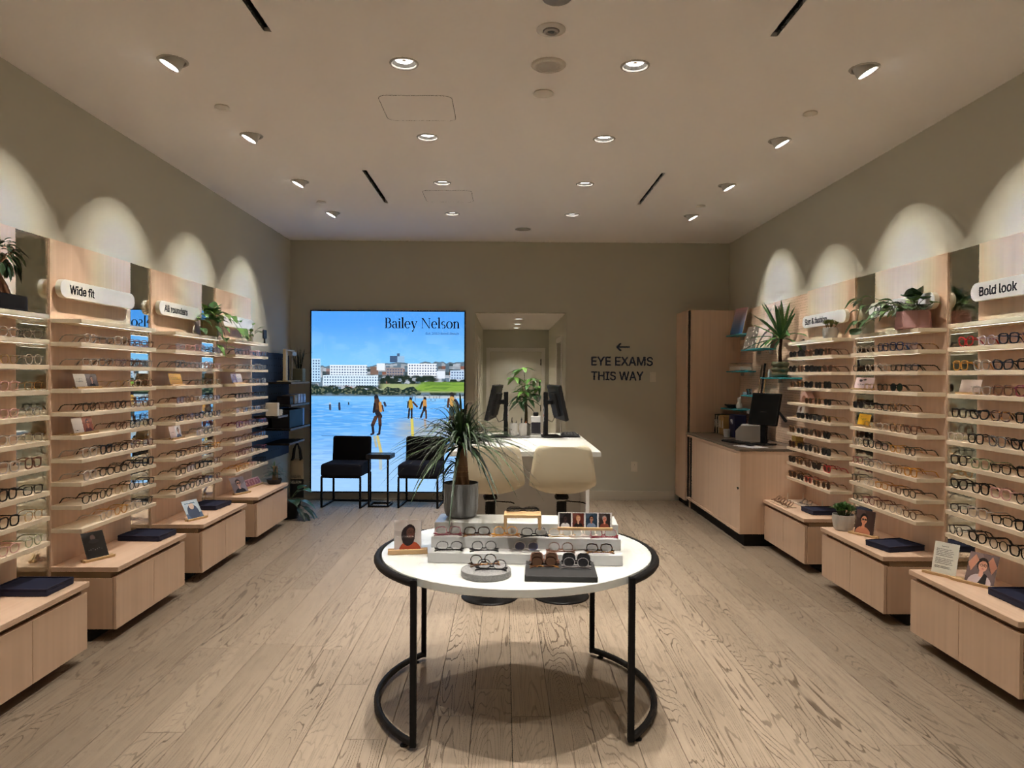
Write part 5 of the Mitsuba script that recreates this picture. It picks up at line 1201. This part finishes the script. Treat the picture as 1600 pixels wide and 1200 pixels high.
# yucca
CLIP[:] = [-9., 2.584]
k = thing('yucca_plant', 'spiky yucca in a ribbed olive pot on a turquoise shelf', 'potted plant')
yx, yy, yz = 2.495, 6.335, 1.443
prof = [(0, .001), (.06, .001)]
for q in range(3): prof += [(.062 + .016 * math.sin(math.pi * j / 6), .004 + q * .046 + .046 * j / 6) for j in range(7)]
prof += [(.058, .142), (.056, .12), (0, .12)]
obj('pot', lathe(prof, 40, (yx, yy, yz)), M(srgb(82, 84, 62), .25), k, smooth=50)
soil(k, yx, yy, yz + .122, .055)
obj('trunk', tube([(yx, yy, yz + .12), (yx - .008, yy - .01, yz + .22), (yx, yy - .015, yz + .36)], .017, 10, r1=.012), M(srgb(46, 36, 30), .85, .1), k, smooth=True)
obj('trunk', tube([(yx + .01, yy + .03, yz + .12), (yx + .008, yy + .035, yz + .25)], .016, 10, r1=.013), M(srgb(46, 36, 30), .85, .1), k, smooth=True)
yr = random.Random(9)
YG = [green((58, 92, 50), .35), green((44, 74, 44), .35), green((70, 100, 52), .35)]
for i in range(26):
    a = i * 137.5; e = 86 - 100 * (i / 26) ** .9 + yr.uniform(-6, 6)
    d = sph(a, e); d[0] = d[0] * (.55 if d[0] > 0 else 1) - .08
    if d[0] > 0: d[0] *= .3
    d /= np.linalg.norm(d)
    L = yr.uniform(.34, .46) if e > 0 else yr.uniform(.14, .22)
    b = np.array([yx, yy - .015, yz + .34 + .02 * (1 - i / 26)]) + .010 * sph(a, 0)
    obj('leaf', leaf_mesh(b, d, L, yr.uniform(.030, .042), .12 if e > 25 else .35, 'sword', .35, 7), YG[i % 3], k)
CLIP[:] = [-9., 9.]
single('white_bottle', lathe([(0, .001), (.018, .001), (.019, .05), (.012, .06), (.012, .075), (0, .076)], 20, (2.47, 6.52, 1.443)), WHITE, 'small white bottle left of the yucca pot', 'bottle', smooth=40)
k = thing('dark_mask', 'dark oval carved ornament hung on the slotted board beside the sunglasses', 'ornament')
obj('mask', xf(lathe([(0, .03), (.025, .028), (.048, .016), (.056, 0)], 28), frame((2.5865, 6.06, 1.68), (0, -1, 0), (0, 0, 1)) @ np.diag([1, 1.7, 1, 1.])), M((.02, .018, .017), .35), k, smooth=40)
obj('eye', xf(lathe([(.012, 0), (.016, .006), (.02, 0)], 20), frame((2.558, 6.06, 1.64), (0, -1, 0), (0, 0, 1))), M((.4, .4, .39), .4), k)
k = thing('clear_box', 'clear lidded box of white tissue on a turquoise shelf', 'box')
obj('contents', box(2.44, 2.56, 7.26, 7.58, 1.5095, 1.555, .008), M((.58, .54, .47), .7), k)
obj('walls', cat([box(2.435, 2.437, 7.25, 7.59, 1.509, 1.585, 0), box(2.565, 2.567, 7.25, 7.59, 1.509, 1.585, 0), box(2.435, 2.567, 7.25, 7.252, 1.509, 1.585, 0), box(2.435, 2.567, 7.588, 7.59, 1.509, 1.585, 0)]), 'clear_sheet', k)
obj('rim', bar([(2.436, 7.251, 1.585), (2.566, 7.251, 1.585), (2.566, 7.589, 1.585), (2.436, 7.589, 1.585), (2.436, 7.251, 1.585)], .005), M((.10, .085, .07), .5), k)
for y0, L, w, c, lab in ((6.98, .30, .035, (92, 70, 46), 'brown wooden ruler leaning on the slotted board'), (6.90, .32, .04, (24, 22, 24), 'black folder edge leaning on the slotted board'), (6.84, .22, .03, (160, 120, 76), 'pale wooden ruler leaning on the slotted board')):
    single('leaning_ruler', xf(box(-.003, .003, -w / 2, w / 2, 0, L, .001), tr(2.53, y0, 1.2632, 0) @ ry(7)), M(srgb(*c), .5), lab, 'ruler')
k = thing('tool_tray', 'pale blue tray of small pliers on the turquoise shelf behind the counter screen', 'tray')
obj('tray', cat([box(2.43, 2.56, 7.02, 7.14, 1.263, 1.268, .001), box(2.43, 2.434, 7.02, 7.14, 1.268, 1.295, .001)]), M(srgb(120, 150, 168), .4), k)
for q in range(4): obj('pliers', tube([(2.45 + .02 * q, 7.04 + .02 * q, 1.27), (2.44 + .02 * q, 7.05 + .015 * q, 1.325)], .006, 6), M(srgb(*((30, 34, 40), (60, 120, 130), (20, 20, 24), (120, 124, 130))[q]), .4), k)
k = thing('white_ornament', 'small white two-eared ornament on the lowest turquoise shelf', 'ornament')
obj('body', lathe([(0, 0), (.03, .002), (.034, .03), (.022, .06), (0, .068)], 20, (2.47, 7.36, 1.111)), M((.6, .56, .5), .5), k, smooth=40)
for q in (-1, 1): obj('ear', xf(lathe([(0, 0), (.010, .01), (.012, .05), (0, .075)], 14), tr(2.47, 7.36 + q * .018, 1.165) @ rx(-q * 10)), M((.6, .56, .5), .5), k, smooth=40)
single('dark_bowl', lathe([(0, .001), (.05, .001), (.09, .035), (.086, .037), (.05, .006), (0, .006)], 28, (2.46, 7.53, 1.111)), M((.03, .03, .035), .4), 'dark shallow bowl beside the white ornament', 'bowl', smooth=40)
# counter top
for q, (c, w) in enumerate((((24, 22, 24), .045), ((196, 180, 150), .03), ((30, 26, 24), .035), ((190, 176, 148), .035), ((168, 132, 80), .075), ((176, 140, 86), .075))):
    y = 7.655 - (0, .05, .085, .125, .165, .245)[q]
    k = thing('ring_binder', ('black ring binder at the far end of the counter binders', 'thin cream binder second from the far end of the counter', 'thin dark binder third from the far end of the counter', 'thin cream binder fourth from the far end of the counter', 'tan ring binder fifth from the far end of the counter', 'tan ring binder nearest the navy box on the counter')[q], 'binder', 'binders on the counter')
    obj('cover', box(2.30, 2.50, y - w + .003, y, CZ + .001, CZ + .205 - .01 * (q % 2), .003), M(srgb(*c), .5), k)
    obj('spine_label', box(2.2985, 2.2999, y - w * .75, y - w * .25, CZ + .07, CZ + .15, 0), M(srgb(206, 200, 186), .6), k)
k = thing('navy_box', 'navy box with a white emblem between the binders and the printer', 'box')
obj('box', box(2.31, 2.43, 7.02, 7.19, CZ + .001, CZ + .225, .002), M(srgb(26, 28, 56), .5), k)
obj('emblem', xf(extrude(unary_union([ellipse(.085, .165, .028, .018), ellipse(.06, .17, .014, .010), LineString([(.10, .16), (.115, .14)]).buffer(.006), LineString([(.075, .155), (.07, .135)]).buffer(.006)]), .001), frame((2.3095, 7.19, CZ), (0, -1, 0), (0, 0, 1))), M((.68, .70, .74), .5), k)
single('white_cup', lathe([(0, .001), (.028, .001), (.034, .08), (.031, .08), (.026, .006), (0, .006)], 24, (2.26, 7.10, CZ)), M((.62, .62, .60), .4), 'white cup in front of the navy box on the counter', 'cup', smooth=40)
k = thing('label_printer', 'boxy pale grey printer on the counter behind the black screen', 'printer')
m = tr(2.375, 6.74, CZ + .001, -22)
body = Polygon([(-.13, 0), (.13, 0), (.13, .12), (.09, .145), (-.09, .145), (-.13, .10)])
obj('body', xf(extrude(body, .27), m @ frame((0, .135, 0), (1, 0, 0), (0, 0, 1))), M((.55, .55, .54), .45), k)
obj('lid', xf(box(-.085, .085, -.11, .11, .1455, .152, .003), m), M((.66, .66, .65), .4), k)
obj('slot', xf(box(-.1305, -.1295, -.09, .09, .045, .052, 0), m), M((.05, .05, .05), .6), k)
single('spray_bottle', cat([lathe([(0, .001), (.032, .001), (.034, .01), (.034, .12), (.014, .16), (.013, .20), (0, .20)], 24, (2.42, 7.00, CZ + .0)), box(2.385, 2.44, 6.992, 7.008, CZ + .20, CZ + .228, .004)]), M((.60, .62, .64), .35), 'tall white spray bottle behind the counter printer', 'bottle', smooth=40) if False else None
k = thing('spray_bottle', 'pale tall spray bottle standing between the navy box and black screen', 'bottle')
obj('bottle', lathe([(0, .001), (.032, .001), (.034, .01), (.034, .16), (.016, .21), (.013, .24), (0, .24)], 24, (2.50, 7.08, CZ)), M((.60, .62, .66), .35), k, smooth=40)
obj('trigger', box(2.455, 2.515, 7.072, 7.088, CZ + .2405, CZ + .272, .004), M((.66, .66, .66), .4), k)
k = thing('counter_screen', 'black touch screen on a stand on the counter, tilted back', 'monitor')
m = tr(2.318, 6.32, 0, -59)
sc = m @ tr(0, .02, CZ + .175) @ rx(-13)
obj('screen_housing', xf(rounded(-.155, .155, -.014, .014, 0, .295, .008, 2), sc), M((.010, .010, .011), .4), k, smooth=30)
obj('screen', xf(quad((-.145, -.0146, .012), (.145, -.0146, .012), (.145, -.0146, .283), (-.145, -.0146, .283)), sc), M((.004, .004, .004), .25), k)
obj('stand_column', xf(box(-.03, .03, .03, .06, CZ + .012, CZ + .30, .003), m), BLACK, k)
obj('stand_base', xf(rounded(-.09, .09, -.06, .11, CZ + .001, CZ + .012, .005, 2), m), BLACK, k)
obj('side_arm', xf(bar([(.155, .05, CZ + .30), (.23, .05, CZ + .22)], .018), m), BLACK, k)
k = thing('keyboard', 'black keyboard in front of the printer on the counter', 'keyboard'); m = tr(2.155, 6.50, CZ, -78)
obj('body', xf(box(-.17, .17, -.055, .06, .001, .014, .003), m), BLACK, k)
for r in range(4): obj('key_row', xf(cat([box(-.16 + c * .0246, -.16 + c * .0246 + .021, -.048 + r * .026, -.048 + r * .026 + .021, .0142, .018, .001) for c in range(13)]), m), M((.02, .02, .021), .5), k)
single('paper_sheet', xf(box(-.09, .09, -.13, .13, .0008, .0022, 0), tr(2.165, 6.14, CZ, 20)), M((.62, .62, .66), .6), 'white sheet of paper at the near end of the counter', 'paper')
single('computer_mouse', xf(trimesh.creation.icosphere(3, 1.), tr(2.175, 6.19, CZ + .0145, 20) @ np.diag([.032, .055, .012, 1.])), BLACK, 'black mouse on the white sheet on the counter', 'mouse', smooth=True)
single('brass_tin', box(2.50, 2.57, 6.00, 6.08, CZ + .001, CZ + .11, .004), M(srgb(150, 122, 60), .35, .5, .3), 'small brassy tin at the near end of the counter by the wall', 'tin')

# ---------------------------------------------------------------- left rear corner: navy pegboard, dark shelves, plants, tote bag
def navyboard(p, n, uv):
    a, b = frac(p.y / .075) - .5, frac(p.z / .075) - .5
    hole = 1 - SM(.09, .13, dr.sqrt(a * a + b * b))
    return MIX((.012, .022, .050), (.002, .003, .006), hole)
scene['navy_board'] = {'type': 'principled', 'base_color': mikit.proc(navyboard), 'roughness': .6, 'specular': .3}
single('navy_pegboard', box(XL + .001, -2.452, 6.86, 8.06, .55, 1.672, .001), 'navy_board', 'dark navy pegboard on the wall beyond the last left bay', 'pegboard')
single('board_edge_batten', box(XL + .001, -2.440, 6.815, 6.845, .002, 1.672, .001), 'wood_z', 'pale wooden batten between the last left bay and the navy pegboard', 'batten')
DK = M((.018, .016, .017), .5)
def dark_shelf(y0, y1, z, d, label):
    k = thing('dark_shelf', label, 'shelf', 'dark shelves on the navy pegboard')
    obj('board', box(-2.4515, -2.4515 + d, y0, y1, z - .022, z, .002), DK, k)
    obj('edge', box(-2.4515 + d + .0003, -2.4515 + d + .003, y0, y1, z - .021, z - .001, 0), M((.10, .07, .05), .5), k)
dark_shelf(7.30, 7.98, 1.365, .25, 'dark shelf holding the cream lamp and the snake plant')
dark_shelf(7.30, 7.98, 1.130, .25, 'dark shelf holding the row of small cartons')
dark_shelf(7.25, 7.98, .885, .26, 'dark shelf holding the long black box')
dark_shelf(7.25, 7.80, .735, .25, 'lowest dark shelf, above the hanging tote bag')
dark_shelf(6.92, 7.22, 1.035, .24, 'shorter dark shelf behind the nearer end of the pegboard')
k = thing('cream_lamp', 'cream desk lamp shaped as an upright with a short arm', 'lamp')
CRM = M(srgb(176, 160, 128), .5)
obj('base', box(-2.36, -2.24, 7.33, 7.80, 1.366, 1.378, .003), CRM, k); obj('column', box(-2.318, -2.285, 7.40, 7.47, 1.3785, 1.69, .004), CRM, k)
obj('arm', box(-2.318, -2.285, 7.40, 7.72, 1.6905, 1.708, .003), CRM, k); obj('head', box(-2.33, -2.27, 7.58, 7.74, 1.645, 1.690, .006), M((.38, .37, .35), .4), k)
obj('cord', tube([(-2.30, 7.66, 1.645), (-2.30, 7.67, 1.52), (-2.30, 7.65, 1.379)], .006, 6), M((.36, .36, .37), .3), k)
k = thing('snake_plant', 'snake plant with upright dark blades in a square grey-green pot', 'potted plant')
sx_, sy_ = -2.292, 7.88
obj('pot', xf(extrude(rrect(.125, .125, .012), .145), tr(sx_, sy_, 1.366)), M(srgb(84, 88, 74), .6), k, smooth=30)
sr = random.Random(5)
for i in range(13):
    a = i * 137.5
    obj('leaf', leaf_mesh((sx_ + .025 * math.cos(a), sy_ + .025 * math.sin(a), 1.505), sph(a * 57.3, sr.uniform(70, 86)), sr.uniform(.16, .27), sr.uniform(.028, .042), .03, 'sword', .4, 7, up=(1, .3, 0)), [green((44, 52, 40), .4), green((58, 66, 44), .4), green((32, 40, 34), .4)][i % 3], k)
obj('flower_stalk', tube(curve((sx_, sy_, 1.51), (.25, .3, .9), .20, .1, 5), .002, 5), green((60, 56, 40)), k)
obj('flower_stalk', tube(curve((sx_ + .02, sy_ + .05, 1.66), (.9, -.1, .35), .14, .1, 5), .0015, 5), green((60, 56, 40)), k)
for q, (y, w, hgt, c, lab) in enumerate(((7.40, .11, .085, (34, 30, 34), 'dark carton nearest on the carton shelf'), (7.56, .10, .092, (150, 136, 120), 'beige carton second on the carton shelf'), (7.68, .08, .10, (190, 200, 224), 'pale blue carton third on the carton shelf'), (7.78, .08, .098, (168, 186, 220), 'pale blue carton fourth on the carton shelf'), (7.89, .09, .096, (150, 170, 210), 'pale blue carton farthest on the carton shelf'))):
    k = thing('carton', lab, 'carton', 'cartons on the dark shelf')
    obj('box', box(-2.36, -2.225, y - w / 2 + .002, y + w / 2 - .002, 1.131, 1.131 + hgt, .002), M(srgb(*c), .5), k)
    obj('label', box(-2.2248, -2.2242, y - w * .25, y + w * .25, 1.131 + hgt * .3, 1.131 + hgt * .7, 0), M(srgb(*[min(255, v + 30) for v in c]), .5), k)
k = thing('black_crate', 'long black box with a pale blue end on a dark shelf', 'box')
obj('box', box(-2.40, -2.215, 7.30, 7.78, .886, 1.075, .004), M((.014, .014, .016), .5), k); obj('pale_end', box(-2.40, -2.215, 7.7805, 7.84, .886, 1.075, .003), M(srgb(120, 150, 200), .5), k)
for q, (y, w, hgt, c, lab) in enumerate(((6.94, .06, .13, (206, 200, 186), 'tall cream carton behind the end of the bay shelves'), (7.03, .09, .06, (190, 176, 148), 'low beige carton beside the tall cream carton'))):
    single('carton', box(-2.33, -2.215, y - w / 2, y + w / 2, 1.036, 1.036 + hgt, .002), M(srgb(*c), .5), lab, 'carton', 'cream cartons on the shorter shelf')
for q in range(6):
    k = thing('hanging_case', f'small dark spectacle pouch hung on the navy pegboard, {NTH[q]} of its row', 'pouch', 'pouches hung on the pegboard')
    y = 6.98 + .05 * q
    obj('hook', tube([(-2.452, y, .99), (-2.42, y, .99), (-2.415, y, .995)], .002, 5), STEEL, k)
    obj('pouch', rounded(-2.44, -2.405, y - .018, y + .018, .905, .985, .008, 2), M(srgb(*((34, 40, 66), (60, 66, 90), (30, 32, 44))[q % 3]), .6), k, smooth=30)
k = thing('tote_bag', 'cream and black tote bag hanging on long black handles', 'bag')
tx_, ty_ = -2.225, 7.60
def bag(z0, z1, bulge, n=10):
    V, F = [], []
    for i in range(n + 1):
        for j in range(13):
            t = 2 * math.pi * j / 12; w = .070; u = max(-1, min(1, 1.25 * math.cos(t)))
            f = math.sin(math.pi * min(1, (i / n) * .9 + .1))
            V.append((tx_ + w * u, ty_ + (bulge * (.35 + .65 * f)) * math.sin(t), z0 + (z1 - z0) * i / n))
    for i in range(n):
        for j in range(12): a = i * 13 + j; F += [[a, a + 1, a + 14], [a, a + 14, a + 13]]
    return trimesh.Trimesh(V, F, process=False)
obj('lower_panel', bag(.118, .318, .03), M((.012, .012, .014), .8, .2), k, smooth=True); obj('upper_panel', bag(.3185, .535, .03), M(srgb(150, 138, 116), .85, .2), k, smooth=True)
for q in (-1, 1): obj('handle', tube([(tx_ - .045, ty_ + q * .02, .52), (tx_ - .03, ty_ + q * .012, .64), (tx_, ty_ + q * .004, .712), (tx_ + .03, ty_ + q * .012, .64), (tx_ + .045, ty_ + q * .02, .52)], .012, 6), M((.014, .014, .015), .8, .2), k)
for q, (s, x0) in enumerate((('BAILEY', -.058), ('NELSON', -.058))):
    mm = text(s, .028, .001, True); mm.apply_scale([.112 / (mm.bounds[1][0] - mm.bounds[0][0]), 1, 1]); mm.apply_translation([-mm.bounds[0][0], 0, 0])
    obj('lettering', xf(mm, frame((tx_ + x0, ty_ - .0325, (.335, .275)[q]), (1, 0, 0), (0, 0, 1))), [M((.05, .05, .05), .7), M(srgb(176, 170, 156), .7)][q], k)
obj('hook', tube([(tx_, ty_, .7125), (tx_, ty_, .722)], .004, 6), STEEL, k)
# leafy plant on the last cabinet and a big-leaved plant on the floor
k = thing('parlour_palm', 'leafy dark palm in a black bowl at the far end of the last left cabinet', 'potted plant')
qx, qy, qz = -2.175, 6.70, .4055
obj('pot', lathe([(0, .001), (.055, .001), (.075, .045), (.072, .047), (.05, .03), (0, .03)], 28, (qx, qy, qz)), M((.02, .02, .022), .4), k, smooth=40)
qr = random.Random(10)
for i in range(46):
    a = i * 137.5; e = qr.uniform(25, 80)
    obj('leaf', leaf_mesh((qx, qy, qz + .05 + .08 * qr.random()), sph(a, e) * [1, .7, 1], qr.uniform(.10, .19), .016, qr.uniform(.4, .9), 'lance', .3, 7), [green((56, 84, 62)), green((36, 58, 44)), green((28, 42, 34))][i % 3], k)
for i in range(5): obj('dry_stem', tube(curve((qx - .02 + .012 * i, qy, qz + .03), sph(i * 70, 80), .15, .05), .006, 6), M(srgb(130, 104, 74), .8), k)
k = thing('floor_monstera', 'big-leaved green plant on the floor behind the last left cabinet', 'potted plant')
qx, qy = -2.16, 7.10
obj('pot', lathe([(0, .001), (.09, .001), (.12, .17), (.115, .172), (.10, .15), (0, .15)], 28, (qx, qy, 0)), M((.018, .018, .02), .5), k, smooth=40)
soil(k, qx, qy, .152, .10)
for az, e, Ls, Ll, W, c in ((-15, 55, .20, .17, .17, (60, 96, 66)), (10, 20, .13, .15, .15, (50, 84, 60)), (-55, 35, .15, .13, .13, (40, 66, 52)), (40, 60, .2, .15, .14, (44, 72, 54)), (-20, 5, .18, .14, .07, (34, 54, 44)), (-40, 0, .16, .14, .06, (28, 46, 40)), (0, -5, .20, .12, .06, (30, 48, 40)), (-30, -8, .22, .11, .05, (26, 40, 36))):
    st = curve((qx, qy, .155), sph(az, e), Ls, .25, 6)
    obj('stem', tube(st, .004, 6), green((50, 66, 44)), k)
    obj('leaf', leaf_mesh(st[-1], st[-1] - st[-2], Ll, W, .55, 'heart', .12, 9), green(c, .3), k)
